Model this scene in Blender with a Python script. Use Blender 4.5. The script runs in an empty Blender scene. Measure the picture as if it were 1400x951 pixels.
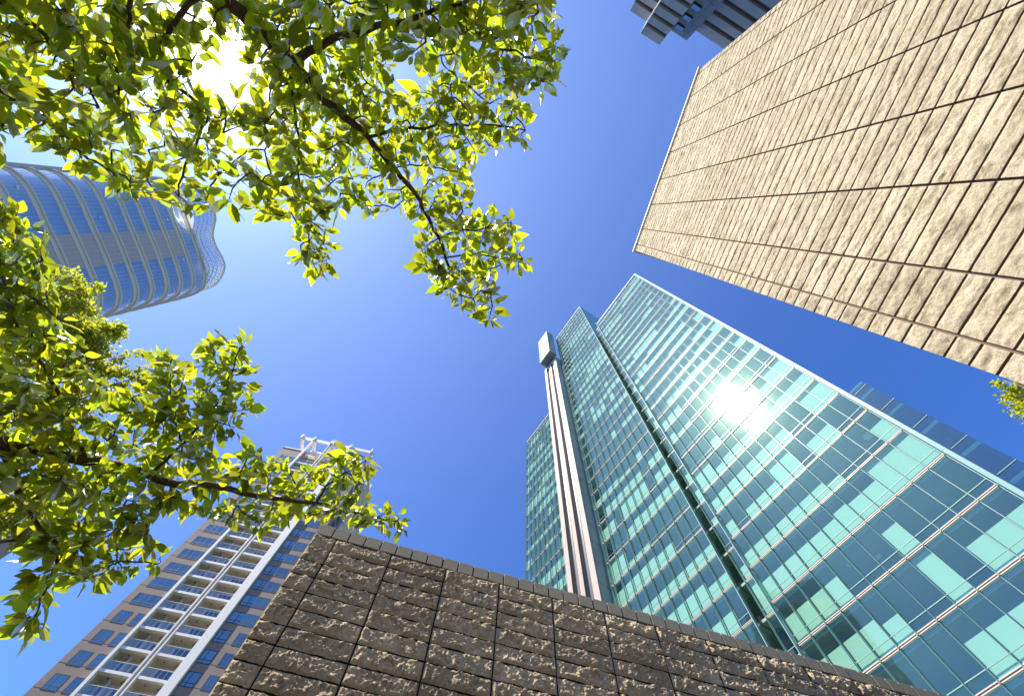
import bpy, math, random
import numpy as np

random.seed(7)
RNG = np.random.default_rng(11)
sc = bpy.context.scene
COL = sc.collection
EYE = 1.6

# ------------------------------------------------------------------ camera
cam_d = bpy.data.cameras.new('camera')
cam = bpy.data.objects.new('camera', cam_d)
COL.objects.link(cam)
import mathutils
_r = mathutils.Vector((0.99933637, 0.0, 0.03642558))
_u = mathutils.Vector((-0.01107426, -0.95266432, 0.30382242))
_f = mathutils.Vector((-0.03470135, 0.30402418, 0.9520321))
M = mathutils.Matrix(((_r.x, _u.x, -_f.x, 0), (_r.y, _u.y, -_f.y, 0), (_r.z, _u.z, -_f.z, EYE), (0, 0, 0, 1)))
cam.matrix_world = M
cam_d.sensor_width = 36
cam_d.lens = 575.0 / 1400 * 36
cam_d.clip_start = 0.05
cam_d.clip_end = 5000
sc.camera = cam

# ------------------------------------------------------------------ sky, sun, exposure
SUN_AZ, SUN_EL = math.radians(-116.5), math.radians(54.5)
SUN = mathutils.Vector((math.sin(SUN_AZ) * math.cos(SUN_EL), math.cos(SUN_AZ) * math.cos(SUN_EL), math.sin(SUN_EL)))
w = bpy.data.worlds.new('World')
sc.world = w
w.use_nodes = True
nt = w.node_tree
nt.nodes.clear()
N = nt.nodes.new
sky = N('ShaderNodeTexSky')
sky.sky_type = 'NISHITA'
sky.sun_disc = False
sky.sun_elevation = SUN_EL
sky.sun_rotation = SUN_AZ
sky.altitude = 50
sky.air_density = 1.0
sky.dust_density = 0.6
sky.ozone_density = 3.0
hs = N('ShaderNodeHueSaturation')
hs.inputs['Saturation'].default_value = 1.12
hs.inputs['Value'].default_value = 1.0
tint = N('ShaderNodeMix'); tint.data_type = 'RGBA'; tint.blend_type = 'MULTIPLY'
tint.inputs[0].default_value = 1.0
tint.inputs[7].default_value = (0.57, 0.85, 1.38, 1)
bg = N('ShaderNodeBackground')
bg.inputs['Strength'].default_value = 0.102
# aureole: the brightening of the air round the sun, by angle from the sun
tc = N('ShaderNodeTexCoord')
dot = N('ShaderNodeVectorMath'); dot.operation = 'DOT_PRODUCT'
dot.inputs[1].default_value = SUN
def mth(op, a, b=None):
    m = N('ShaderNodeMath'); m.operation = op
    for i, v in enumerate((a, b)):
        if v is None: continue
        if isinstance(v, (int, float)): m.inputs[i].default_value = v
        else: nt.links.new(v, m.inputs[i])
    return m.outputs[0]
nrm = N('ShaderNodeVectorMath'); nrm.operation = 'NORMALIZE'
nt.links.new(tc.outputs['Generated'], nrm.inputs[0])
nt.links.new(nrm.outputs[0], dot.inputs[0])
dd = mth('MAXIMUM', dot.outputs['Value'], 0.0)
g = mth('ADD', mth('ADD', mth('ADD', mth('MULTIPLY', mth('POWER', dd, 3000.0), 20.0), mth('MULTIPLY', mth('POWER', dd, 500.0), 1.2)), mth('MULTIPLY', mth('POWER', dd, 120.0), 0.45)), mth('MULTIPLY', mth('POWER', dd, 2.4), 0.112))
bg2 = N('ShaderNodeBackground')
bg2.inputs['Color'].default_value = (1.0, 0.97, 0.62, 1)
nt.links.new(g, bg2.inputs['Strength'])
addn = N('ShaderNodeAddShader')
out = N('ShaderNodeOutputWorld')
nt.links.new(sky.outputs[0], hs.inputs['Color'])
nt.links.new(hs.outputs[0], tint.inputs[6])
nt.links.new(tint.outputs[2], bg.inputs['Color'])
nt.links.new(bg.outputs[0], addn.inputs[0])
nt.links.new(bg2.outputs[0], addn.inputs[1])
nt.links.new(addn.outputs[0], out.inputs[0])

sl = bpy.data.lights.new('sun', 'SUN')
sl.energy = 5.0
sl.angle = math.radians(0.53)
sl.color = (1.0, 0.93, 0.80)
so = bpy.data.objects.new('sun', sl)
COL.objects.link(so)
so.rotation_euler = SUN.to_track_quat('Z', 'Y').to_euler()
so.location = (0, 0, 60)
sc.view_settings.view_transform = 'Standard'
sc.view_settings.look = 'None'
sc.view_settings.gamma = 1
sc.view_settings.exposure = 0.9
sc.cycles.max_bounces = 8
sc.cycles.transparent_max_bounces = 16
sc.cycles.sample_clamp_indirect = 4.0
sc.cycles.use_denoising = True

# ------------------------------------------------------------------ helpers
def tag(o, label=None, cat=None, group=None, kind=None):
    if label: o['label'] = label
    if cat: o['category'] = cat
    if group: o['group'] = group
    if kind: o['kind'] = kind
    return o

def empty(name, loc=(0, 0, 0), rz=0.0):
    o = bpy.data.objects.new(name, None)
    o.location = loc
    o.rotation_euler = (0, 0, rz)
    o.empty_display_size = 0.5
    COL.objects.link(o)
    return o

def frame(name, az, D):
    """Empty on the ground: local x runs along the facade to the right, local y away from the camera."""
    a = math.radians(az)
    return empty(name, (D * math.sin(a), D * math.cos(a), 0), -a)

class MB:
    """collects boxes, quads, tubes; build() links them as one mesh object"""
    def __init__(s): s.v = []; s.f = []
    def box(s, x0, x1, y0, y1, z0, z1):
        b = len(s.v)
        s.v += [(x0, y0, z0), (x1, y0, z0), (x1, y1, z0), (x0, y1, z0), (x0, y0, z1), (x1, y0, z1), (x1, y1, z1), (x0, y1, z1)]
        s.f += [(b, b+3, b+2, b+1), (b+4, b+5, b+6, b+7), (b, b+1, b+5, b+4), (b+1, b+2, b+6, b+5), (b+2, b+3, b+7, b+6), (b+3, b, b+4, b+7)]
        return s
    def quad(s, *p):
        b = len(s.v); s.v += list(p); s.f.append(tuple(range(b, b+len(p)))); return s
    def prism(s, poly, z0, z1):
        b = len(s.v); n = len(poly)
        s.v += [(x, y, z0) for x, y in poly] + [(x, y, z1) for x, y in poly]
        for i in range(n):
            j = (i+1) % n
            s.f.append((b+i, b+j, b+n+j, b+n+i))
        s.f.append(tuple(b+i for i in range(n))[::-1]); s.f.append(tuple(b+n+i for i in range(n)))
        return s
    def tube(s, pts, rad, seg=8):
        pts = [mathutils.Vector(p) for p in pts]
        rings = []
        for i, p in enumerate(pts):
            d = (pts[min(i+1, len(pts)-1)] - pts[max(i-1, 0)])
            if d.length < 1e-9: d = mathutils.Vector((0, 0, 1))
            d.normalize()
            a = d.cross(mathutils.Vector((0.3, 0.2, 1)) if abs(d.z) < 0.9 else mathutils.Vector((1, 0, 0))).normalized()
            c = d.cross(a)
            b = len(s.v)
            r = rad[i] if isinstance(rad, (list, tuple)) else rad
            for k in range(seg):
                t = 2*math.pi*k/seg
                s.v.append(tuple(p + a*(r*math.cos(t)) + c*(r*math.sin(t))))
            rings.append(b)
        for i in range(len(rings)-1):
            for k in range(seg):
                k2 = (k+1) % seg
                s.f.append((rings[i]+k, rings[i]+k2, rings[i+1]+k2, rings[i+1]+k))
        s.f.append(tuple(rings[0]+k for k in range(seg))[::-1]); s.f.append(tuple(rings[-1]+k for k in range(seg)))
        return s
    def build(s, name, mat, parent=None, smooth=False):
        me = bpy.data.meshes.new(name)
        me.from_pydata(s.v, [], s.f)
        me.update()
        if smooth:
            me.polygons.foreach_set('use_smooth', [True]*len(me.polygons))
        me.materials.append(mat)
        o = bpy.data.objects.new(name, me)
        COL.objects.link(o)
        if parent is not None: o.parent = parent
        return o

def np_mesh(name, V, F, mat, parent=None, smooth=False, k=4):
    V = np.ascontiguousarray(V, dtype=np.float32); F = np.ascontiguousarray(F, dtype=np.int32)
    me = bpy.data.meshes.new(name)
    me.vertices.add(len(V)); me.vertices.foreach_set('co', V.ravel())
    me.loops.add(F.size); me.loops.foreach_set('vertex_index', F.ravel())
    me.polygons.add(len(F)); me.polygons.foreach_set('loop_start', np.arange(len(F), dtype=np.int32)*k)
    me.update(calc_edges=True)
    if smooth: me.polygons.foreach_set('use_smooth', np.ones(len(F), dtype=bool))
    me.materials.append(mat)
    me.validate()
    o = bpy.data.objects.new(name, me)
    COL.objects.link(o)
    if parent is not None: o.parent = parent
    return o

# ------------------------------------------------------------------ materials
def new_mat(name):
    m = bpy.data.materials.new(name); m.use_nodes = True
    t = m.node_tree; b = t.nodes['Principled BSDF']
    return m, t, b

def simple(name, col, rough=0.6, metal=0.0, noise=0.0, nscale=2.0, bump=0.0, bscale=20.0, spec=0.5):
    m, t, b = new_mat(name)
    b.inputs['Base Color'].default_value = (*col, 1)
    b.inputs['Roughness'].default_value = rough
    b.inputs['Metallic'].default_value = metal
    b.inputs['Specular IOR Level'].default_value = spec
    tc = t.nodes.new('ShaderNodeTexCoord')
    if noise:
        n = t.nodes.new('ShaderNodeTexNoise'); n.inputs['Scale'].default_value = nscale; n.inputs['Detail'].default_value = 6
        t.links.new(tc.outputs['Object'], n.inputs['Vector'])
        r = t.nodes.new('ShaderNodeValToRGB')
        r.color_ramp.elements[0].position = 0.3; r.color_ramp.elements[1].position = 0.7
        r.color_ramp.elements[0].color = (*[c*(1-noise) for c in col], 1)
        r.color_ramp.elements[1].color = (*[min(1, c*(1+noise)) for c in col], 1)
        t.links.new(n.outputs['Fac'], r.inputs['Fac']); t.links.new(r.outputs['Color'], b.inputs['Base Color'])
    if bump:
        n2 = t.nodes.new('ShaderNodeTexNoise'); n2.inputs['Scale'].default_value = bscale; n2.inputs['Detail'].default_value = 8
        t.links.new(tc.outputs['Object'], n2.inputs['Vector'])
        bp = t.nodes.new('ShaderNodeBump'); bp.inputs['Strength'].default_value = bump; bp.inputs['Distance'].default_value = 0.02
        t.links.new(n2.outputs['Fac'], bp.inputs['Height']); t.links.new(bp.outputs['Normal'], b.inputs['Normal'])
    return m

def glass_mat(name, tr, refl, rough=0.015, base=0.08, wob=0.0, power=4.0):
    """thin architectural glass: tinted transmission plus a Fresnel-weighted mirror coat"""
    m = bpy.data.materials.new(name); m.use_nodes = True
    t = m.node_tree; t.nodes.clear()
    o = t.nodes.new('ShaderNodeOutputMaterial'); mx = t.nodes.new('ShaderNodeMixShader')
    tr_ = t.nodes.new('ShaderNodeBsdfTransparent'); tr_.inputs[0].default_value = (*tr, 1)
    gl = t.nodes.new('ShaderNodeBsdfAnisotropic') if False else t.nodes.new('ShaderNodeBsdfGlossy')
    gl.inputs['Color'].default_value = (*refl, 1); gl.inputs['Roughness'].default_value = rough
    lw = t.nodes.new('ShaderNodeLayerWeight'); lw.inputs['Blend'].default_value = 0.5
    p = t.nodes.new('ShaderNodeMath'); p.operation = 'POWER'; p.inputs[1].default_value = power
    t.links.new(lw.outputs['Facing'], p.inputs[0])
    a = t.nodes.new('ShaderNodeMapRange'); a.inputs['To Min'].default_value = base; a.inputs['To Max'].default_value = 0.95
    t.links.new(p.outputs[0], a.inputs['Value']); t.links.new(a.outputs[0], mx.inputs[0])
    t.links.new(tr_.outputs[0], mx.inputs[1]); t.links.new(gl.outputs[0], mx.inputs[2]); t.links.new(mx.outputs[0], o.inputs[0])
    if wob:
        tc = t.nodes.new('ShaderNodeTexCoord'); n = t.nodes.new('ShaderNodeTexNoise'); n.inputs['Scale'].default_value = 0.45; n.inputs['Detail'].default_value = 3
        t.links.new(tc.outputs['Object'], n.inputs['Vector'])
        bp = t.nodes.new('ShaderNodeBump'); bp.inputs['Strength'].default_value = 1.0; bp.inputs['Distance'].default_value = wob
        t.links.new(n.outputs['Fac'], bp.inputs['Height']); t.links.new(bp.outputs['Normal'], gl.inputs['Normal'])
    return m

M_GLASS = glass_mat('tower_glass', (0.74, 0.91, 0.85), (0.62, 0.93, 0.74), rough=0.03, base=0.19, wob=0.004, power=3.0)
M_GLASS_D = glass_mat('dark_glass', (0.25, 0.5, 0.52), (0.55, 0.8, 0.9), base=0.2, wob=0.01, power=3.0)
M_GFIN = simple('green_glass_edge', (0.14, 0.36, 0.29), 0.2)
M_ALU = simple('pale_aluminium', (0.50, 0.49, 0.46), 0.45, 0.0)
M_LEDGE = simple('rose_aluminium', (0.54, 0.45, 0.40), 0.4, 0.0)
M_FIN = simple('pale_glass_fin', (0.22, 0.38, 0.36), 0.25, 0.0)
M_BLIND = simple('roller_blind', (0.42, 0.56, 0.47), 0.8)
M_INT = simple('office_interior', (0.24, 0.37, 0.32), 0.8, noise=0.35, nscale=0.25)
M_SLAB = simple('floor_slab', (0.28, 0.34, 0.33), 0.8)
M_LAMPW = simple('office_furniture', (0.75, 0.78, 0.72), 0.7)
M_WHITE = simple('white_paint', (0.90, 0.84, 0.74), 0.55, noise=0.04, nscale=0.6)
M_SHAFTW = simple('shaft_panel', (0.42, 0.36, 0.30), 0.5, noise=0.05, nscale=0.4)
M_SHAFTG = simple('shaft_grey', (0.26, 0.30, 0.32), 0.5, noise=0.06, nscale=0.3)
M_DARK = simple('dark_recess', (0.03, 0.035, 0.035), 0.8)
M_TUBE = simple('grey_duct', (0.30, 0.29, 0.29), 0.4, 0.3)
M_BRONZE = simple('bronze_trim', (0.22, 0.15, 0.10), 0.5)
M_ROOF = simple('roof_membrane', (0.3, 0.3, 0.3), 0.9)
M_CONC = simple('grey_concrete', (0.30, 0.30, 0.29), 0.85, noise=0.12, nscale=0.5, bump=0.2, bscale=3)

# ------------------------------------------------------------------ ground
gm, gt, gb = new_mat('paving')
br = gt.nodes.new('ShaderNodeTexBrick'); br.inputs['Scale'].default_value = 1.0
br.inputs['Color1'].default_value = (0.09, 0.085, 0.08, 1); br.inputs['Color2'].default_value = (0.07, 0.068, 0.065, 1); br.inputs['Mortar'].default_value = (0.04, 0.04, 0.04, 1)
br.inputs['Mortar Size'].default_value = 0.01; br.inputs['Brick Width'].default_value = 0.6; br.inputs['Row Height'].default_value = 0.3
gtc = gt.nodes.new('ShaderNodeTexCoord'); gt.links.new(gtc.outputs['Object'], br.inputs['Vector']); gt.links.new(br.outputs['Color'], gb.inputs['Base Color'])
gb.inputs['Roughness'].default_value = 0.85
tag(MB().quad((-1500, -1500, 0), (1500, -1500, 0), (1500, 1500, 0), (-1500, 1500, 0)).build('ground', gm), kind='structure')
# ------------------------------------------------------------------ rough stone facing
def vnoise(x, y, z, seed):
    """3-D value noise on numpy arrays"""
    xi = np.floor(x).astype(np.int64); yi = np.floor(y).astype(np.int64); zi = np.floor(z).astype(np.int64)
    fx = x-xi; fy = y-yi; fz = z-zi
    fx = fx*fx*(3-2*fx); fy = fy*fy*(3-2*fy); fz = fz*fz*(3-2*fz)
    def h(a, b, c):
        n = (a*374761393 + b*668265263 + c*2147483647 + seed*1274126177) & 0xffffffff
        n = ((n ^ (n >> 13)) * 1274126177) & 0xffffffff
        n = ((n ^ (n >> 16)) * 2246822519) & 0xffffffff
        return ((n ^ (n >> 15)) & 0xffffff) / float(0xffffff)
    r = 0
    for dx in (0, 1):
        for dy in (0, 1):
            for dz in (0, 1):
                wgt = (fx if dx else 1-fx)*(fy if dy else 1-fy)*(fz if dz else 1-fz)
                r = r + wgt*h(xi+dx, yi+dy, zi+dz)
    return r

def split_blocks(xs, zs, gap, res, bulge, amp, seed, f0=9.0, octs=4, gain=0.6, tl=0.3, er=0.30, chunk=0.0, hi=None):
    """stack-bonded split-face blocks: every block a displaced grid with sides; xs, zs = joint positions"""
    Vs, Fs, Gs, Ts, base = [], [], [], [], 0
    bid = 0
    for i in range(len(xs)-1):
        for j in range(len(zs)-1):
            bid += 1
            x0, x1, z0, z1 = xs[i]+gap/2, xs[i+1]-gap/2, zs[j]+gap/2, zs[j+1]-gap/2
            rr = res if hi is None or hi(0.5*(x0+x1), 0.5*(z0+z1)) else max(res, 0.06)
            nx = max(3, int((x1-x0)/rr)); nz = max(3, int((z1-z0)/rr))
            U, W = np.meshgrid(np.linspace(0, 1, nx+1), np.linspace(0, 1, nz+1), indexing='ij')
            X = x0+(x1-x0)*U; Z = z0+(z1-z0)*W
            off = bid*7.31
            # distance to the block's edge, ragged
            e = np.minimum(np.minimum(U, 1-U)*(x1-x0), np.minimum(W, 1-W)*(z1-z0))
            edge = np.clip(e/(er*(z1-z0)), 0, 1)
            edge = edge*edge*(3-2*edge)
            lo = vnoise(X*3.2+off, Z*6, U*0+bid*1.37, seed)
            rid = 0; am = 1.0; fx_, fz_ = f0*0.8, f0
            for oc in range(octs):
                nn_ = vnoise(X*fx_+off*1.3, Z*fz_, U*0+bid*1.7+oc*9.1, seed+1+oc)
                rid = rid + am*((1-np.abs(2*nn_-1)*1.0) - 0.5 if oc % 2 == 0 else (nn_-0.5)*1.3)
                am *= gain; fx_ *= 2.05; fz_ *= 2.05
            tilt = RNG.normal(0, tl)*(W-0.5) + RNG.normal(0, tl*0.6)*(U-0.5)
            hgt = bulge*edge*(0.8+1.1*(lo-0.5)+tilt) + amp*(0.25+0.75*edge**0.5)*rid
            if chunk:
                # fractured facets: the nearest of many randomly tilted planes, at two sizes
                xf, zf = X.ravel(), Z.ravel()
                for cs, ca in ((0.065, 0.9), (0.026, 0.9)):
                    ns = max(6, int((x1-x0)*(z1-z0)/(cs*cs)*1.2))
                    sx_ = RNG.uniform(x0, x1, ns); sz_ = RNG.uniform(z0, z1, ns)
                    gx = RNG.normal(0, 0.75, ns); gz = RNG.normal(0, 0.65, ns); go = RNG.normal(0, 0.22*cs, ns)
                    wx = xf + 0.35*cs*(vnoise(xf*2.2/cs, zf*2.2/cs, xf*0+3.3, seed+7)-0.5)*2
                    wz = zf + 0.35*cs*(vnoise(xf*2.2/cs, zf*2.2/cs, xf*0+8.3, seed+8)-0.5)*2
                    k_ = np.argmin((wx[:, None]-sx_)**2*0.6 + (wz[:, None]-sz_)**2, axis=1)
                    pl = go[k_] + gx[k_]*(wx-sx_[k_]) + gz[k_]*(wz-sz_[k_])
                    hgt = hgt + chunk*ca*(np.clip(pl, -0.5*cs, 0.5*cs)+0.12*cs).reshape(hgt.shape)*(0.3+0.7*edge)
            Y = -np.clip(hgt, -0.012, 0.12)
            n = (nx+1)*(nz+1)
            Vs.append(np.stack([X.ravel(), Y.ravel(), Z.ravel()], 1))
            idx = np.arange(n).reshape(nx+1, nz+1)+base
            a = idx[:-1, :-1].ravel(); b = idx[1:, :-1].ravel(); c = idx[1:, 1:].ravel(); d = idx[:-1, 1:].ravel()
            Fs.append(np.stack([a, b, c, d], 1))
            base += n
            # sides going back into the joint
            ring = np.concatenate([idx[:, 0], idx[-1, 1:], idx[-2::-1, -1], idx[0, -2:0:-1]])
            rl = len(ring)
            P = Vs[-1][ring-(base-n)].copy(); P[:, 1] = 0.055
            Vs.append(P); Ts.append(np.full(n+rl, RNG.uniform(0.85, 1.08))); rb = np.arange(rl)+base; base += rl
            nr = np.roll(np.arange(rl), -1)
            Gs.append(np.stack([ring[nr], ring, rb, rb[nr]], 1))
    return np.concatenate(Vs), np.concatenate(Fs), np.concatenate(Gs), np.concatenate(Ts)

def tone(o, T):
    if len(T) == len(o.data.vertices):
        o.data.attributes.new('tone', 'FLOAT', 'POINT').data.foreach_set('value', T.astype(np.float32))

def stone_mat(name, c1, c2, c3, bump, bscale, speck=0.0, bd=0.012, rough=0.9, big=1.3, streak=0):
    m, t, b = new_mat(name)
    tc = t.nodes.new('ShaderNodeTexCoord')
    n1 = t.nodes.new('ShaderNodeTexNoise'); n1.inputs['Scale'].default_value = big; n1.inputs['Detail'].default_value = 10; n1.inputs['Roughness'].default_value = 0.7
    n2 = t.nodes.new('ShaderNodeTexNoise'); n2.inputs['Scale'].default_value = bscale; n2.inputs['Detail'].default_value = 10; n2.inputs['Roughness'].default_value = 0.75
    v = t.nodes.new('ShaderNodeTexVoronoi'); v.inputs['Scale'].default_value = bscale*2.2
    for q in (n1, n2, v): t.links.new(tc.outputs['Object'], q.inputs['Vector'])
    r = t.nodes.new('ShaderNodeValToRGB'); cr = r.color_ramp
    cr.elements[0].position = 0.3; cr.elements[0].color = (*c1, 1); cr.elements[1].position = 0.72; cr.elements[1].color = (*c3, 1)
    e = cr.elements.new(0.5); e.color = (*c2, 1)
    mx = t.nodes.new('ShaderNodeMath'); mx.operation = 'MULTIPLY_ADD'; mx.inputs[1].default_value = 0.5; 
    t.links.new(n1.outputs['Fac'], mx.inputs[0])
    h = t.nodes.new('ShaderNodeMath'); h.operation = 'MULTIPLY'; h.inputs[1].default_value = 0.5
    t.links.new(n2.outputs['Fac'], h.inputs[0]); t.links.new(h.outputs[0], mx.inputs[2])
    t.links.new(mx.outputs[0], r.inputs['Fac'])
    last = r.outputs['Color']
    if speck:
        r2 = t.nodes.new('ShaderNodeValToRGB'); r2.color_ramp.elements[0].color = (1-speck, 1-speck, 1-speck, 1); r2.color_ramp.elements[0].position = 0.0
        r2.color_ramp.elements[1].color = (1, 1, 1, 1); r2.color_ramp.elements[1].position = 0.35
        t.links.new(v.outputs['Distance'], r2.inputs['Fac'])
        mm = t.nodes.new('ShaderNodeMix'); mm.data_type = 'RGBA'; mm.blend_type = 'MULTIPLY'; mm.inputs[0].default_value = 1
        t.links.new(last, mm.inputs[6]); t.links.new(r2.outputs['Color'], mm.inputs[7]); last = mm.outputs[2]
    if streak:
        mp = t.nodes.new('ShaderNodeMapping'); mp.inputs['Scale'].default_value = (0.55, 1, 1.5)
        n3 = t.nodes.new('ShaderNodeTexNoise'); n3.inputs['Scale'].default_value = 6.5; n3.inputs['Detail'].default_value = 9; n3.inputs['Roughness'].default_value = 0.72
        t.links.new(tc.outputs['Object'], mp.inputs['Vector']); t.links.new(mp.outputs[0], n3.inputs['Vector'])
        r3 = t.nodes.new('ShaderNodeValToRGB'); r3.color_ramp.elements[0].position = 0.50; r3.color_ramp.elements[0].color = (1, 1, 1, 1)
        r3.color_ramp.elements[1].position = 0.68; r3.color_ramp.elements[1].color = (1-streak, 1-streak*1.06, 1-streak*1.15, 1)
        t.links.new(n3.outputs['Fac'], r3.inputs['Fac'])
        mm = t.nodes.new('ShaderNodeMix'); mm.data_type = 'RGBA'; mm.blend_type = 'MULTIPLY'; mm.inputs[0].default_value = 1
        t.links.new(last, mm.inputs[6]); t.links.new(r3.outputs['Color'], mm.inputs[7]); last = mm.outputs[2]
    if big != 99:
        at = t.nodes.new('ShaderNodeAttribute'); at.attribute_name = 'tone'
        vm = t.nodes.new('ShaderNodeVectorMath'); vm.operation = 'SCALE'
        t.links.new(last, vm.inputs[0]); t.links.new(at.outputs['Fac'], vm.inputs['Scale']); last = vm.outputs[0]
    t.links.new(last, b.inputs['Base Color'])
    b.inputs['Roughness'].default_value = rough; b.inputs['Specular IOR Level'].default_value = 0.25
    bp = t.nodes.new('ShaderNodeBump'); bp.inputs['Strength'].default_value = bump; bp.inputs['Distance'].default_value = bd
    t.links.new(n2.outputs['Fac'], bp.inputs['Height']); t.links.new(bp.outputs['Normal'], b.inputs['Normal'])
    return m

M_GRAN = stone_mat('beige_granite', (0.20, 0.14, 0.085), (0.60, 0.495, 0.325), (0.72, 0.615, 0.44), 1.0, 22, speck=0.3, bd=0.03, big=2.2, streak=0.62)
M_BROWN = stone_mat('brown_split_block', (0.22, 0.165, 0.095), (0.62, 0.48, 0.30), (0.85, 0.70, 0.47), 1.0, 30, speck=0.15, bd=0.045)
M_COPE = stone_mat('grey_coping_tile', (0.16, 0.145, 0.10), (0.235, 0.21, 0.15), (0.30, 0.27, 0.20), 0.5, 90, speck=0.35, big=99)
M_MORT = simple('dark_mortar', (0.035, 0.03, 0.025), 0.95)
M_MORTB = simple('brown_joint', (0.17, 0.12, 0.085), 0.9)

# brown split-block garden wall across the bottom
bw = frame('stone_block_wall', -17.2, 3.732)
tag(bw, 'dark brown split-face block wall with grey soldier coping, in front of the towers', 'wall')
BX0, BP, BR = -1.160, 0.6, 0.1631
ztop = 3.557 + EYE
xs = [BX0] + [-0.925 + BP*i for i in range(0, 22)]
zs = [ztop - BR*k for k in range(0, 31)][::-1]
V, F, G, T = split_blocks(xs, zs, 0.013, 0.0062, 0.016, 0.018, 3, f0=9, octs=4, gain=0.85, tl=0.3, er=0.14, chunk=0.42, hi=lambda x, z: z > 1.9+EYE and x < 7)
tone(np_mesh('block_facing', V, F, M_BROWN, bw), T)
np_mesh('mortar_joint', V, G, M_MORT, bw)
MB().box(BX0+0.012, xs[-1], 0.045, 0.42, 0.0, ztop-0.004).build('wall_core', M_MORT, bw)
cp = MB()
x = BX0-0.004
k = 0
while x < xs[-1]-0.2:
    wd = 0.1735
    j = random.uniform(-0.0025, 0.0025)
    cp.box(x+0.006, x+wd-0.006, -0.012+j, 0.44, ztop+0.007, ztop+0.143+random.uniform(-.002, .002))
    x += wd; k += 1
co = cp.build('coping', M_COPE, bw)
bv = co.modifiers.new('bevel', 'BEVEL'); bv.width = 0.004; bv.segments = 2
MB().box(BX0+0.01, xs[-1]-0.2, 0.004, 0.42, ztop-0.003, ztop+0.13).build('coping_bed', M_MORT, bw)

# beige granite pylon at the upper right
gp = frame('granite_pylon', 74.6, 4.148)
tag(gp, 'tall beige split-granite wall slab with thin white top cap, at the upper right', 'wall')
S = 1.6
sj = [0, 0.105, 0.53, 1.073, 1.61, 2.163, 2.706, 3.245, 3.60, 3.747]
xr = 5.786
xs = sorted([xr - s*S for s in sj])
GT = 16.0 + EYE
zs = sorted([GT-0.03] + [GT - 0.237*k for k in range(1, 74)] + [0.0])
V, F, G, T = split_blocks(xs, zs, 0.028, 0.019, 0.004, 0.013, 21, f0=13, octs=3, gain=0.9, tl=0.15, er=0.06, hi=lambda x, z: z > 3.6)
tone(np_mesh('granite_facing', V, F, M_GRAN, gp), T)
np_mesh('mortar_joint', V, G, M_MORTB, gp)
MB().box(xs[0]+0.01, xs[-1]-0.01, 0.05, 1.5, 0, GT-0.03).build('wall_core', M_MORTB, gp)
MB().box(xs[0]-0.05, xs[-1]+0.05, -0.07, 1.56, GT-0.028, GT+0.03).build('top_cap', M_WHITE, gp)

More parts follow.
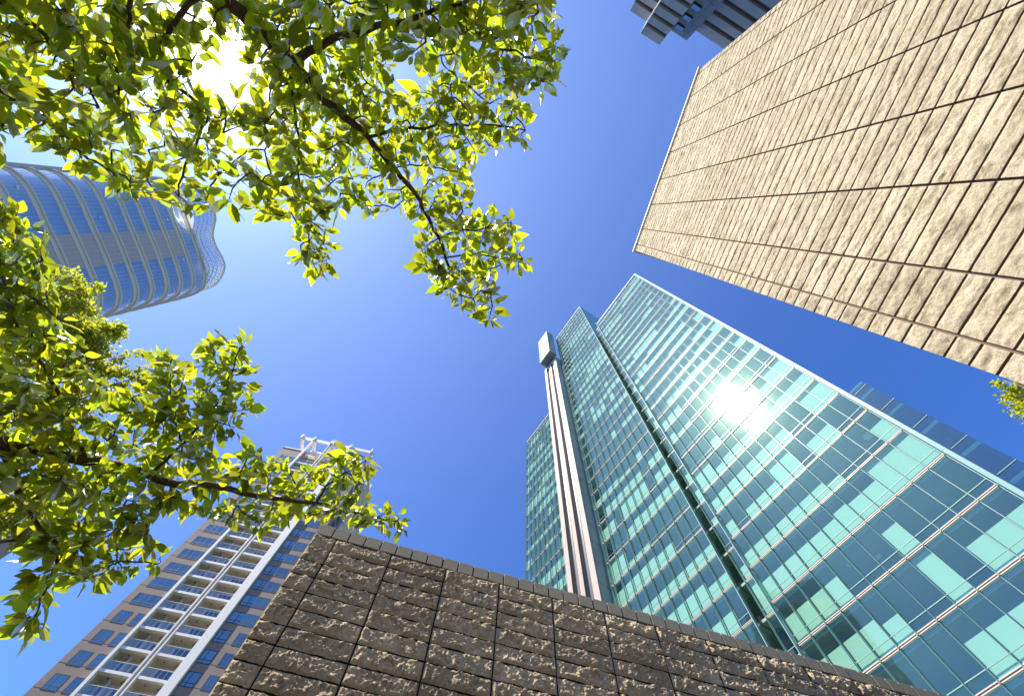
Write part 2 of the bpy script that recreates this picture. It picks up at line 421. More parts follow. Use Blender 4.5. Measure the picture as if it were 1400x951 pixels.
# ------------------------------------------------------------------ green glass office tower
gt_ = frame('glass_tower', 56.4, 38.3)
tag(gt_, 'green glass office skyscraper with rose horizontal ledges and a striped service shaft', 'skyscraper')
FP = 4.03
Z0 = 22.86 + EYE - FP*5       # first floor line above the street
M_TERRA = simple('terracotta_joint', (0.28, 0.16, 0.12), 0.6)
NB = [0]
def curtain_wing(name, x0, x1, y0, ytop, depth, bay, blind_p=0.5, mull=True, ledge=True, xphase=None, fins=0.16, back=None, side=True, mglass=None, zbot=0.0):
    """one volume of the tower: floors, storeys of glazing, ledges, mullions, roof edge"""
    mglass = mglass or M_GLASS
    wing = MB()
    yb = y0 + (back or 5.5)
    # core behind the offices, roof, closed side walls further back
    wing.box(x0+0.05, x1-0.05, yb, y0+depth, zbot, ytop-0.3)
    wo = wing.build(name, M_INT, gt_)
    floors = [Z0 + FP*k for k in range(-2, 60) if Z0+FP*k < ytop-1.2 and Z0+FP*k > 0]
    xb = []
    x = x0 if xphase is None else xphase
    while x < x1+1e-3:
        if x >= x0-1e-3: xb.append(x)
        x += bay
    if xb[0] > x0+0.2: xb = [x0]+xb
    if xb[-1] < x1-0.2: xb = xb+[x1]
    sl = MB()
    for z in floors: sl.box(x0+0.05, x1-0.05, y0+0.12, yb, z-0.42, z-0.02)
    sl.box(x0, x1, y0+0.06, y0+depth, ytop-0.35, ytop)
    sl.build('floor_slab', M_SLAB, wo)
    led = MB(); gap = MB(); bl = MB(); lamp = MB(); tr = MB()
    zz = [zbot]+floors+[ytop]
    for i in range(len(zz)-1):
        za, zb_ = zz[i], zz[i+1]
        g = MB()
        for a, b in zip(xb[:-1], xb[1:]):
            t1 = random.gauss(0, 0.0035); t2 = random.gauss(0, 0.005)
            g.quad((a, y0+t1+t2, za), (b, y0-t1+t2, za), (b, y0-t1-t2, zb_), (a, y0+t1-t2, zb_))
        if side:
            # visible return walls of the volume, glazed too
            n = max(2, int(depth/3)); 
            for q in range(n):
                ya, yc = y0+depth*q/n, y0+depth*(q+1)/n
                g.quad((x1, ya, za), (x1, yc, za), (x1, yc, zb_), (x1, ya, zb_))
                g.quad((x0, yc, za), (x0, ya, za), (x0, ya, zb_), (x0, yc, zb_))
        g.build('window_band', mglass, wo)
        # blinds in runs of bays
        run = None
        for a, b in zip(xb[:-1], xb[1:]):
            if run is None or random.random() < 0.33:
                run = (random.random() < blind_p, random.choice((0.55, 0.57, 0.6, 0.45, 0.66, 0.3, 0.92)))
            if run[0]:
                top = za+(zb_-za)*run[1]
                tgt = bl
                if name == 'main_wing' and 8 < za < 60 and NB[0] < 100: tgt = MB(); NB[0] += 1
                tgt.quad((a+0.05, y0+0.24, za+0.02), (b-0.05, y0+0.24, za+0.02), (b-0.05, y0+0.24, top), (a+0.05, y0+0.24, top))
                if tgt is not bl: tgt.build('roller_blind', M_BLIND, wo)
            elif random.random() < 0.18:
                tx = random.uniform(a+0.1, b-0.6); ty = y0+random.uniform(0.7, 3.5)
                lamp.box(tx, tx+random.uniform(0.12, 0.8), ty, ty+random.uniform(0.1, 1.2), zb_-0.50, zb_-0.43)
        if i < len(zz)-2 or True:
            if ledge and za > 1:
                led.box(x0-0.02, x1+0.02, y0-0.09, y0-0.012, za+0.035, za+0.095)
                led.box(x0-0.02, x1+0.02, y0-0.09, y0-0.012, za-0.115, za-0.055)
                gap.box(x0, x1, y0-0.03, y0-0.01, za-0.05, za+0.03)
            tr.box(x0, x1, y0-0.05, y0-0.006, za+0.74, za+0.80)
    tr.build('transom', M_FIN, wo)
    if bl.v: tag(bl.build('roller_blind', M_BLIND, wo), kind='stuff')
    if lamp.v: tag(lamp.build('ceiling_fitting', M_LAMPW, wo), kind='stuff')
    if ledge:
        led.build('ledge', M_LEDGE, wo); gap.build('ledge_joint', M_TERRA, wo)
    if mull:
        for x in xb:
            MB().box(x-0.03, x+0.03, y0-fins, y0-0.004, zbot, ytop-0.2).build('mullion', M_ALU, wo)
        for x in xb: MB().box(x-0.012, x+0.012, y0-fins-0.16, y0-fins-0.002, zbot+1, ytop-0.2).build('glass_fin', M_GFIN, wo)
        br_ = MB()
        for z in floors:
            for x in xb: br_.box(x-0.06, x+0.06, y0-0.24, y0-0.01, z-0.16, z-0.06)
        tag(br_.build('bracket', M_BRONZE, wo), kind='stuff')
    if ledge: MB().box(x0-0.05, x1+0.05, y0-0.12, y0+0.5, ytop, ytop+0.35).build('parapet', M_LEDGE, wo)
    return wo

BAY = 1.62
# main face (right), its set-back strip, tall left wing, low left wing, rear annex
w1 = curtain_wing('main_wing', -15.95, 3.30, 0.0, 136.4, 22, BAY, 0.66, xphase=3.30-12*BAY+0.02)
MB().box(3.42, 3.78, -0.02, 0.03, 2, 137.2).build('glass_fin', M_FIN, w1)
MB().box(-16.0, -15.93, -0.62, 0.0, 2, 136.8).build('glass_fin', M_FIN, w1)
w1b = curtain_wing('setback_strip', -17.5, -16.0, 0.9, 135.4, 20, 1.5, 0.35, side=False)
w2 = curtain_wing('tall_wing', -35.0, -18.25, 0.0, 172.6, 20, BAY, 0.6, xphase=-18.25-11*BAY)
MB().box(-18.28, -18.2, -0.5, 0.0, 2, 172.9).build('glass_fin', M_FIN, w2)
w3 = curtain_wing('low_wing', -56.8, -42.3, 0.0, 118.6, 20, BAY, 0.6)
w4 = curtain_wing('rear_annex', 4.0, 6.3, 6.0, 50.3, 18, 2.3, 0.0, mull=False, ledge=False, mglass=M_GLASS_D)
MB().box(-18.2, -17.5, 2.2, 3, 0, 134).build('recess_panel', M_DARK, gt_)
for k in range(-2, 60):
    z = Z0+FP*k
    if 1 < z < 132:
        MB().box(-18.18, -17.52, 0.7, 2.2, z-0.25, z).build('recess_landing', M_SLAB, gt_)
# service shaft with three pale piers and ducts, glazed box on top
sh = MB()
SX0, SX1, SY = -41.9, -35.3, -2.4
sh.box(SX0, SX1-0.02, SY+1.3, 3.0, 0, 146.5)
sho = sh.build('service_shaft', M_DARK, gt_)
for a, b in ((0.0, 1.15), (2.75, 3.75), (5.35, 6.6)):
    pm = MB()
    z = 0.0
    while z < 146:
        pm.box(SX0+a, SX0+b, SY, SY+1.3, z+0.015, min(146.5, z+4.03)-0.015); z += 4.03
    pm.build('pier', M_SHAFTW, sho)
MB().box(SX1-0.06, SX1, SY+0.03, 0.0, 0, 146.4).build('side_cladding', M_SHAFTG, sho)
sp = MB()
for k in range(36): sp.box(SX1-0.03, SX1+0.015, SY+0.02, 0.0, 4.03*k-0.01, 4.03*k+0.03)
sp.build('panel_joint', M_DARK, sho)
for a in (1.95, 4.55):
    MB().tube([(SX0+a, SY+0.75, 0), (SX0+a, SY+0.75, 146)], 0.42, 16).build('duct', M_TUBE, sho, smooth=True)
for a in (1.17, 2.70, 3.77, 5.30):
    MB().box(SX0+a, SX0+a+0.05, SY-0.06, SY+0.3, 0, 146.4).build('edge_trim', M_BRONZE, sho)
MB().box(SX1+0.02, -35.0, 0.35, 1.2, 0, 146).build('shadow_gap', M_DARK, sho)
bx = MB().box(-40.7, -34.65, -5.3, -2.2, 146.6, 173.2)
M_BOX = simple('box_cladding', (0.15, 0.26, 0.26), 0.3)
bo = bx.build('plant_box', M_BOX, gt_)
jl = MB()
for k in range(1, 9): jl.box(-40.71, -34.64, -5.315, -5.30, 146.6+k*3.0-0.03, 146.6+k*3.0+0.03)
for k in range(1, 6): jl.box(-40.7+k*1.01-0.03, -40.7+k*1.01+0.03, -5.318, -5.30, 146.6, 173.2)
for k in range(1, 9): jl.box(-34.65, -34.63, -5.3, -2.2, 146.6+k*3.0-0.03, 146.6+k*3.0+0.03)
jl.build('panel_joint', M_SHAFTG, bo)
st = MB()
for xx in (-39.8, -37.6, -35.6): st.box(xx-0.12, xx+0.12, -4.6, -2.4, 146.1, 146.6)
st.build('support_bracket', M_SHAFTG, bo)
# roof rail on the tall wing's rear
rr = MB()
for k in range(14): rr.box(-18.6, -18.35, 1+k*1.3, 1.5+k*1.3, 172.95, 173.5)
rr.build('roof_rail', M_BRONZE, w2)

# ------------------------------------------------------------------ apartment tower
ap = frame('apartment_tower', -12.5, 70.0)
tag(ap, 'brown apartment tower with a white grid of stacked balconies, lower left', 'apartment building')
M_TAUPE = simple('taupe_tile', (0.27, 0.20, 0.16), 0.7, noise=0.06, nscale=0.3)
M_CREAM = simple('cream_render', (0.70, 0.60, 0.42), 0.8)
M_WFRAME = simple('window_frame', (0.03, 0.04, 0.05), 0.5)
M_APGL = glass_mat('apartment_glass', (0.3, 0.4, 0.42), (0.62, 0.88, 0.95), base=0.22, power=2.2, wob=0.01)
M_RAIL = glass_mat('railing_glass', (0.70, 0.80, 0.88), (0.8, 0.9, 1.0), base=0.12, power=3.0)
M_CURT2 = simple('pale_curtain', (0.42, 0.52, 0.47), 0.9, noise=0.3, nscale=3)
M_CURT3 = simple('unlit_room', (0.015, 0.02, 0.02), 0.9)
M_CURT = simple('curtained_room', (0.10, 0.16, 0.17), 0.9, noise=0.6, nscale=0.6)
FA = 3.13
ZA = 0.04
top = 94.2 + EYE
bd = MB()
bd.box(-48.9, -43.2, 0, 19, 0, top)
bd.box(-32.7, -27.0, 0, 19, 0, top)
bo = bd.build('wall', M_TAUPE, ap)
MB().box(-43.2, -32.7, 1.7, 19, 0, top+1).build('balcony_wall', M_CREAM, ap)
for k in range(4, 30):
    for a, b in ((-48.905, -43.66), (-32.6, -26.995)):
        MB().box(a, b, -0.012, 0.0, ZA+FA*k-0.03, ZA+FA*k+0.01).build('panel_joint', M_WFRAME, bo)

def window(x0, x1, z0, z1, divs, y=-0.0, par=None):
    f = MB(); fw = 0.09
    f.box(x0, x1, y-0.03, y+0.0-0.004, z0, z0+fw); f.box(x0, x1, y-0.03, y-0.004, z1-fw, z1)
    f.box(x0, x0+fw, y-0.03, y-0.004, z0+fw, z1-fw); f.box(x1-fw, x1, y-0.03, y-0.004, z0+fw, z1-fw)
    zt = z0+(z1-z0)*0.27
    f.box(x0+fw, x1-fw, y-0.026, y-0.006, zt-0.05, zt+0.05)
    for d in divs:
        xd = x0+(x1-x0)*d
        f.box(xd-0.05, xd+0.05, y-0.028, y-0.005, z0+fw, z1-fw)
    fo = f.build('window', M_WFRAME, par)
    # slightly different tilt in every sash, so the reflections differ
    g = MB(); eds = [0]+list(divs)+[1]
    for a, b in zip(eds[:-1], eds[1:]):
        xa, xb2 = x0+(x1-x0)*a, x0+(x1-x0)*b; t = random.gauss(0, 0.006)
        g.quad((xa, y-0.014+t, z0), (xb2, y-0.014-t, z0), (xb2, y-0.014-t, z1), (xa, y-0.014+t, z1))
    g.build('pane', M_APGL, fo)
    MB().quad((x0, y-0.003, z0), (x1, y-0.003, z0), (x1, y-0.003, z1), (x0, y-0.003, z1)).build('curtain', random.choice((M_CURT, M_CURT, M_CURT2, M_CURT3)), fo)
    return fo
for k in range(4, 30):
    z0 = ZA+FA*k-0.42+0.28; z1 = z0+1.98
    if z1 > top-0.6: continue
    wide = (k >= 16)
    if wide:
        window(-47.8, -43.62, z0, z1, (0.27, 0.5, 0.78), par=ap)
        window(-32.55, -28.4, z0, z1, (0.27, 0.5, 0.78), par=ap)
    else:
        window(-47.85, -45.92, z0, z1, (0.36,), par=ap); window(-45.2, -43.62, z0, z1, (0.64,), par=ap)
        window(-32.58, -30.7, z0, z1, (0.36,), par=ap); window(-29.65, -28.3, z0, z1, (0.45,), par=ap)
# white frame
for a, b, yy in ((-43.65, -43.2, -0.55), (-38.95, -38.72, -0.42), (-38.32, -38.09, -0.42), (-34.1, -32.7, -0.55)):
    MB().box(a, b, yy, 0.3 if b < -40 or a > -35 else 1.7, 0, 101.7).build('column', M_WHITE, ap)
MB().box(-38.72, -38.32, 0.9, 1.7, 0, top).build('gutter_recess', M_CREAM, ap)
def balcony(x0, x1, z, kind):
    s = MB()
    s.box(x0, x1, -0.36, 1.7, z-0.38, z)
    so_ = s.build('balcony', M_WHITE, ap)
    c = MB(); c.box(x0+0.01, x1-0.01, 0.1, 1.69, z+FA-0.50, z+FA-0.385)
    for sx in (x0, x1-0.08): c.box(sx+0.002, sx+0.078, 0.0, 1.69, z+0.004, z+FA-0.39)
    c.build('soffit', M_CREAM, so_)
    d = MB()
    if kind:
        d.box(x0+0.6, x0+1.9, 1.66, 1.695, z+0.05, z+2.1); d.box(x0+2.6, x1-0.4, 1.66, 1.695, z+0.05, z+2.1)
    else:
        d.box(x0+0.9, x1-0.5, 1.66, 1.695, z+0.05, z+2.15)
    d.box(x0+0.5, x0+1.3, 1.1, 1.5, z+0.02, z+0.8)
    d.build('balcony_door', M_WFRAME, so_)
    if kind:
        MB().box(x0+2.15, x0+2.2, -0.1, 1.6, z+0.02, z+2.2).build('partition', M_RAILP, so_)
    MB().quad((x0+0.05, -0.30, z+0.03), (x1-0.05, -0.30, z+0.03), (x1-0.05, -0.30, z+1.12), (x0+0.05, -0.30, z+1.12)).build('railing_glass', M_RAIL, so_)
    r = MB(); r.box(x0, x1, -0.33, -0.27, z+1.12, z+1.17)
    n = 5
    for i in range(n+1):
        xx = x0+0.03+(x1-x0-0.1)*i/n; r.box(xx, xx+0.04, -0.29, -0.25, z+0.004, z+1.12)
    r.build('railing', M_WHITE, so_)
    l = MB()
    for fx, fy in ((0.3, 0.5), (0.72, 0.9), (0.8, 0.5)):
        xx = x0+(x1-x0)*fx; l.box(xx, xx+0.22, fy, fy+0.16, z+FA-0.56, z+FA-0.504)
    l.build('ceiling_fitting', M_WFRAME, so_)
M_RAILP = simple('partition_panel', (0.5, 0.5, 0.46), 0.6)
for k in range(3, 30):
    z = ZA+FA*k
    balcony(-43.2, -38.95, z, True)
    balcony(-38.09, -34.1, z, False)
# roof frame
rf = MB()
rf.box(-47.0, -27.4, -0.35, 0.0, 100.4, 101.5)
rf.box(-47.0, -27.4, 8.0, 8.4, 100.4, 101.5)
for xx in (-46.9, -43.6, -38.9, -38.3, -33.6, -27.8): rf.box(xx, xx+0.4, -0.9, 7.9, 100.3, 101.9)
rf.box(-48.9, -27.0, 0.4, 0.8, top, top+0.9)
rf.build('roof_frame', M_WHITE, ap)
MB().box(-44, -30, 3, 16, top, top+5).build('penthouse', M_WHITE, ap)
MB().box(-49.0, -43.6, -0.08, 0.4, top-0.25, top+0.06).build('roof_trim', M_WFRAME, ap)
# right return: windows near the corner, white balcony stack with projecting fins
for k in range(6, 30):
    z0 = ZA+FA*k+0.1
    if z0+2 > top: continue
    f = MB(); f.box(-27.0, -26.96, 1.5, 4.6, z0, z0+1.9)
    f.build('side_window', M_WFRAME, ap)
for yy in (6.2, 10.4, 14.6, 18.7):
    MB().box(-27.0, -26.35, yy, yy+0.4, 0, 101.5).build('side_column', M_WHITE, ap)
MB().box(-27.0, -26.9, 6.2, 19, 0, 99).build('side_screen', M_WHITE, ap)
for k in range(4, 32):
    z = ZA+FA*k
    s = MB()
    b = 6.2
    s.quad((-27, b, z), (-25.9, b, z), (-25.1, 19, z), (-27, 19, z))
    s.v += [(-27, b, z-0.35), (-25.9, b, z-0.35), (-25.1, 19, z-0.35), (-27, 19, z-0.35)]
    s.f += [(7, 6, 5, 4), (0, 4, 5, 1), (1, 5, 6, 2), (2, 6, 7, 3), (3, 7, 4, 0)]
    s.build('side_balcony', M_WHITE, ap)
    MB().box(-26.97, -26.86, 7, 10, z+0.2, z+2.3).build('side_door', M_CREAM, ap)
# ------------------------------------------------------------------ curved tower on the left
CZ = 4.2
cc = (-112*math.cos(math.radians(4))*1.0, 112*math.sin(math.radians(4)), 0)
ct = empty('curved_tower', (-106.0, 6.5, 0))
tag(ct, 'curved blue glass high-rise with pale bands and a wavy lattice crown, upper left', 'skyscraper')
def pol(L): return [(r*math.sin(math.radians(a))+106.0, r*math.cos(math.radians(a))-6.5) for a, r in L]
def smooth_closed(P, n=5):
    out = []
    m = len(P)
    for i in range(m):
        p0, p1, p2, p3 = (np.array(P[(i+k-1) % m]) for k in range(4))
        for t in np.linspace(0, 1, n, endpoint=False):
            out.append(tuple(0.5*((2*p1)+(-p0+p2)*t+(2*p0-5*p1+4*p2-p3)*t*t+(-p0+3*p1-3*p2+p3)*t**3)))
    return out
front = [(-94.95, 96), (-94.6, 92.6), (-93.3, 90.4), (-91.3, 89.3), (-88.5, 88.7), (-85.9, 88.2), (-82.8, 88.0), (-80.2, 88.3), (-78.6, 89.4), (-77.5, 91.6), (-77.0, 96)]
plan = pol(front + [(-77.1, 103), (-79, 110), (-86, 114), (-92.5, 110), (-94.7, 103)])
PL = smooth_closed(plan)
crown_front = [(-94.9, 95), (-94.3, 91.3), (-92.8, 87.8), (-91.2, 86.6), (-89.2, 86.4), (-87.6, 87.5), (-86.2, 88.5), (-84.4, 88.4), (-82.6, 87.7), (-81.0, 87.6), (-79.8, 88.6), (-78.6, 90.6), (-77.6, 94)]
PC = smooth_closed(pol(crown_front + [(-77.5, 102), (-79, 109), (-86, 113), (-92.5, 109), (-94.7, 102)]))
M_CBLUE = glass_mat('curved_tower_glass', (0.75, 0.80, 0.84), (1.0, 1.0, 0.90), base=0.55, power=2.0, wob=0.02)
M_CPALE = simple('pale_spandrel', (0.70, 0.69, 0.62), 0.35, 0.0, noise=0.05, nscale=0.5)
M_CLEDGE = simple('cream_ledge', (0.70, 0.66, 0.52), 0.5)
M_CLOUV = simple('taupe_louvre', (0.55, 0.46, 0.38), 0.6)
M_CINT = simple('curved_tower_interior', (0.95, 0.95, 0.88), 0.8, noise=0.1, nscale=0.12)
def ring(P, z0, z1, off=0.0, closed=True, thick=None):
    m = MB(); n = len(P)
    cx = sum(p[0] for p in P)/n; cy = sum(p[1] for p in P)/n
    def o(p, d):
        v = np.array([p[0]-cx, p[1]-cy]); L = np.hypot(*v); v = v*(1+d/L); return (v[0]+cx, v[1]+cy)
    rng_ = range(n) if closed else range(n-1)
    for i in rng_:
        a, b = o(P[i], off), o(P[(i+1) % n], off)
        if thick is None:
            m.quad((*a, z0), (*b, z0), (*b, z1), (*a, z1))
        else:
            c, d = o(P[i], off-thick), o(P[(i+1) % n], off-thick)
            m.quad((*a, z0), (*b, z0), (*b, z1), (*a, z1)); m.quad((*a, z1), (*b, z1), (*d, z1), (*c, z1)); m.quad((*c, z0), (*d, z0), (*b, z0), (*a, z0))
            m.quad((*d, z0), (*c, z0), (*c, z1), (*d, z1))
    return m
def az_of(p):
    return math.degrees(math.atan2(p[0]-106.0, p[1]+6.5))
CTOP = 112.0+EYE
core = [((p[0])*0.94, (p[1])*0.9) for p in PL]
MB().prism(core, 0, CTOP+3).build('building_core', M_CINT, ct)
louv = [p for p in PL if -87.5 < az_of(p) < -82.8 and math.hypot(p[0]-106, p[1]+6.5) < 91]
z = 10.0+EYE+0.6
zc0 = z
nf = 0
while z+CZ <= CTOP+0.5:
    ring(PL, z+0.35, z+3.25).build('glass_band', M_CBLUE, ct)
    ring(PL, z+3.2, z+3.3, 0.12, thick=0.15).build('sill', M_CLEDGE, ct)
    ring(PL, z+3.25, z+4.1, 0.02).build('spandrel_band', M_CPALE, ct)
    ring(PL, z+4.1, z+4.1+0.35, 0.35, thick=0.45).build('ledge', M_CLEDGE, ct)
    if len(louv) > 2 and z < CTOP-6:
        ring(louv, z+0.4, z+3.18, 0.10, closed=False).build('louvre_panel', M_CLOUV, ct)
    z += CZ; nf += 1
# pane joints on the bands, slim posts
pj = MB()
for i in range(0, len(PL)):
    p = PL[i]
    q = PL[(i+1) % len(PL)]
    L = math.hypot(q[0]-p[0], q[1]-p[1]); n = max(1, int(round(L/1.5)))
    for j in range(n):
        x = p[0]+(q[0]-p[0])*j/n; y = p[1]+(q[1]-p[1])*j/n
        if math.hypot(x-106, y+6.5) < 100:
            pj.box(x-0.025, x+0.025, y-0.025, y+0.025, 10, CTOP)
tag(pj.build('mullion', M_CPALE, ct), kind='stuff')
lt = MB()
for i in range(160):
    p = random.choice(PL)
    if math.hypot(p[0]-106, p[1]+6.5) > 91 or (-87.6 < az_of(p) < -82.6): continue
    zz = zc0 + CZ*random.randint(6, nf-2) + 2.1
    x, y = p[0]*0.975+random.uniform(-.4, .4), p[1]*0.975+random.uniform(-.8, .8)
    lt.box(x-0.35, x+0.35, y-0.35, y+0.35, zz, zz+0.25)
tag(lt.build('ceiling_fitting', M_WHITE, ct), kind='stuff')
# lattice crown
M_CROWN = simple('white_lattice', (0.75, 0.78, 0.80), 0.4)
for zz in np.arange(CTOP-1.0, 120.4, 1.55):
    ring(PC, zz, zz+0.16, 0.05, thick=0.2).build('crown_ring', M_CROWN, ct)
ring(PC, 119.9, 120.4, 0.3, thick=0.5).build('crown_rim', M_CLEDGE, ct)
cr = MB()
for i in range(len(PC)):
    p = PC[i]; q = PC[(i+1) % len(PC)]
    L = math.hypot(q[0]-p[0], q[1]-p[1]); n = max(1, int(round(L/1.1)))
    for j in range(n):
        x = p[0]+(q[0]-p[0])*j/n; y = p[1]+(q[1]-p[1])*j/n
        cr.box(x-0.05, x+0.05, y-0.05, y+0.05, CTOP-1, 120.3)
tag(cr.build('crown_post', M_CROWN, ct), kind='stuff')
M_CRGL = glass_mat('crown_glass', (0.55, 0.62, 0.66), (0.95, 0.97, 1.0), base=0.45, power=2.0)
ring(PC, CTOP-0.8, 119.9, -0.1).build('crown_glass', M_CRGL, ct)
# flat pale pilaster at the far left end
p = PL[0]
MB().box(p[0]-1.5, p[0]+0.8, p[1]-0.7, p[1]+0.2, 0, CTOP+2).build('end_pilaster', M_CLEDGE, ct)

# ------------------------------------------------------------------ striped concrete tower, top right
K = 2/3.0
st_ = frame('striped_tower', 152.0, 61*K)
tag(st_, 'grey concrete tower with dark horizontal window strips behind the granite slab', 'skyscraper')
M_STRIPD = simple('strip_window', (0.06, 0.05, 0.04), 0.25)
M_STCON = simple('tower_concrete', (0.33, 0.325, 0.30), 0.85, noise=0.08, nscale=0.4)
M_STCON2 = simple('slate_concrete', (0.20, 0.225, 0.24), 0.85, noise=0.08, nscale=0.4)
TZ = 150.1*K + EYE
def striped(name, x0, x1, y0, depth, z1, pitch=6.15*K):
    x0 *= K; x1 *= K; y0 *= K
    c = MB().box(x0+0.02, x1-0.02, y0+0.35, y0+depth, 0, z1-0.1)
    o = c.build(name, M_STRIPD, st_)
    z = z1
    k = 0
    while z > 20 and k < 40:
        MB().box(x0, x1, y0, y0+depth, z-(5.2*K if k == 0 else 3.9*K), z).build('spandrel_band', M_STCON, o)
        z -= (5.2*K+2.4*K) if k == 0 else pitch
        k += 1
    return o
striped('front_bay', -11.75, -4.95, 0.0, 22, TZ)
striped('left_bay', -5.0, 0.75, 3.3, 20, TZ)
striped('right_wing', -40, -19.0, 8.0, 16, TZ)
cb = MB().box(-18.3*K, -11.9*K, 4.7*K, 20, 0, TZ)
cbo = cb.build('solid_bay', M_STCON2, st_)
jj = MB()
jj.box(-16.4*K, -16.3*K, 4.7*K-0.02, 4.7*K-0.002, 20, TZ)
for k in range(14): jj.box(-18.3*K, -11.9*K, 4.7*K-0.02, 4.7*K-0.002, TZ-2-k*4.1, TZ-1.95-k*4.1)
jj.build('panel_joint', M_STRIPD, cbo)
for k in range(14):
    zt = (146.4-6.2*k)*K+EYE
    if zt < 20: break
    f = MB().box(-15.3*K, -12.9*K, 4.7*K-0.35, 4.7*K, zt-2.3*K, zt).build('window', M_STRIPD, cbo)
    MB().quad((-15.2*K, 4.7*K-0.36, zt-2.2*K), (-13.0*K, 4.7*K-0.36, zt-2.2*K), (-13.0*K, 4.7*K-0.36, zt-0.1), (-15.2*K, 4.7*K-0.36, zt-0.1)).build('pane', M_APGL, f)
MB().box(-5.06*K, -4.9*K, -0.12, 0.0, 20, TZ).build('corner_trim', M_WHITE, st_)

# ------------------------------------------------------------------ building corner at the far lower left
cb = frame('corner_office_building', -66.0, 30.0)
tag(cb, 'pinkish-brown clad corner of an office building with glass, left edge behind the foliage', 'building')
def cloc(px_az, y=0): return 30.0*math.tan(math.radians(px_az+66.0))
xe = cloc(-57.85); xm = cloc(-59.4)
M_PINK = simple('brown_pink_panel', (0.40, 0.29, 0.26), 0.6, noise=0.05, nscale=0.5)
ctop = 30.0/math.cos(math.radians(7.5))/1.72 + EYE
MB().box(xm, xe, 0, 10, 0, ctop).build('end_wall', M_PINK, cb)
m = MB()
for k in range(8): m.box(xm-0.01, xe+0.01, -0.03, 0.0, 1+k*2.6, 1.12+k*2.6)
m.box(xm-0.02, xm+0.12, -0.08, 0.0, 0, ctop)
m.build('panel_joint', M_BRONZE, cb)
MB().box(xm-9, xm, 0.3, 10, 0, ctop-0.2).build('glass_wall', M_INT, cb)
for k in range(6):
    MB().quad((xm-9, 0.05, k*3.4), (xm, 0.05, k*3.4), (xm, 0.05, min(k*3.4+3.3, ctop)), (xm-9, 0.05, min(k*3.4+3.3, ctop))).build('window_band', M_GLASS, cb)

# ------------------------------------------------------------------ trees
def leaf_mat(name, dif, tra, mixf, glint=0.25, var=0.35, warm=True):
    m = bpy.data.materials.new(name); m.use_nodes = True
    t = m.node_tree; t.nodes.clear()
    o = t.nodes.new('ShaderNodeOutputMaterial')
    geo = t.nodes.new('ShaderNodeNewGeometry')
    hs = t.nodes.new('ShaderNodeHueSaturation'); hs2 = t.nodes.new('ShaderNodeHueSaturation')
    mr = t.nodes.new('ShaderNodeMapRange'); mr.inputs['To Min'].default_value = 1-var; mr.inputs['To Max'].default_value = 1+var
    mh = t.nodes.new('ShaderNodeMapRange'); mh.inputs['To Min'].default_value = 0.462; mh.inputs['To Max'].default_value = 0.515
    wn = t.nodes.new('ShaderNodeTexWhiteNoise'); wn.noise_dimensions = '1D'
    t.links.new(geo.outputs['Random Per Island'], mr.inputs['Value']); t.links.new(geo.outputs['Random Per Island'], wn.inputs['W']); t.links.new(wn.outputs['Value'], mh.inputs['Value'])
    hs.inputs['Color'].default_value = (*dif, 1); hs2.inputs['Color'].default_value = (*tra, 1)
    for h in (hs, hs2):
        t.links.new(mr.outputs[0], h.inputs['Value']); t.links.new(mh.outputs[0], h.inputs['Hue'])
    d = t.nodes.new('ShaderNodeBsdfDiffuse'); tr = t.nodes.new('ShaderNodeBsdfTranslucent'); mx = t.nodes.new('ShaderNodeMixShader'); mx.inputs[0].default_value = mixf
    t.links.new(hs.outputs[0], d.inputs[0]); t.links.new(hs2.outputs[0], tr.inputs[0])
    t.links.new(d.outputs[0], mx.inputs[1]); t.links.new(tr.outputs[0], mx.inputs[2])
    gl = t.nodes.new('ShaderNodeBsdfGlossy'); gl.inputs['Roughness'].default_value = 0.38; gl.inputs['Color'].default_value = (0.9, 0.95, 0.9, 1)
    fr = t.nodes.new('ShaderNodeFresnel'); fr.inputs[0].default_value = 1.45
    mf = t.nodes.new('ShaderNodeMath'); mf.operation = 'MULTIPLY'; mf.inputs[1].default_value = glint*3
    t.links.new(fr.outputs[0], mf.inputs[0])
    m2 = t.nodes.new('ShaderNodeMixShader'); t.links.new(mf.outputs[0], m2.inputs[0]); t.links.new(mx.outputs[0], m2.inputs[1]); t.links.new(gl.outputs[0], m2.inputs[2])
    # side veins as a fine bump
    tc = t.nodes.new('ShaderNodeTexCoord'); n = t.nodes.new('ShaderNodeTexNoise'); n.inputs['Scale'].default_value = 60
    t.links.new(tc.outputs['Object'], n.inputs['Vector'])
    bp = t.nodes.new('ShaderNodeBump'); bp.inputs['Strength'].default_value = 0.35; bp.inputs['Distance'].default_value = 0.004
    t.links.new(n.outputs['Fac'], bp.inputs['Height'])
    for s in (d, tr, gl): t.links.new(bp.outputs['Normal'], s.inputs['Normal'])
    t.links.new(m2.outputs[0], o.inputs[0])
    return m
M_LEAF = leaf_mat('cherry_leaf', (0.045, 0.088, 0.006), (0.58, 0.70, 0.02), 0.52, 0.12, 0.5)
M_LEAFZ = leaf_mat('small_leaf', (0.20, 0.24, 0.02), (0.65, 0.72, 0.04), 0.5, 0.05, 0.25)
M_BARK = simple('cherry_bark', (0.085, 0.055, 0.045), 0.85, noise=0.4, nscale=30, bump=0.6, bscale=60)
M_BARK2 = simple('zelkova_bark', (0.14, 0.12, 0.10), 0.9, noise=0.3, nscale=8, bump=0.6, bscale=20)

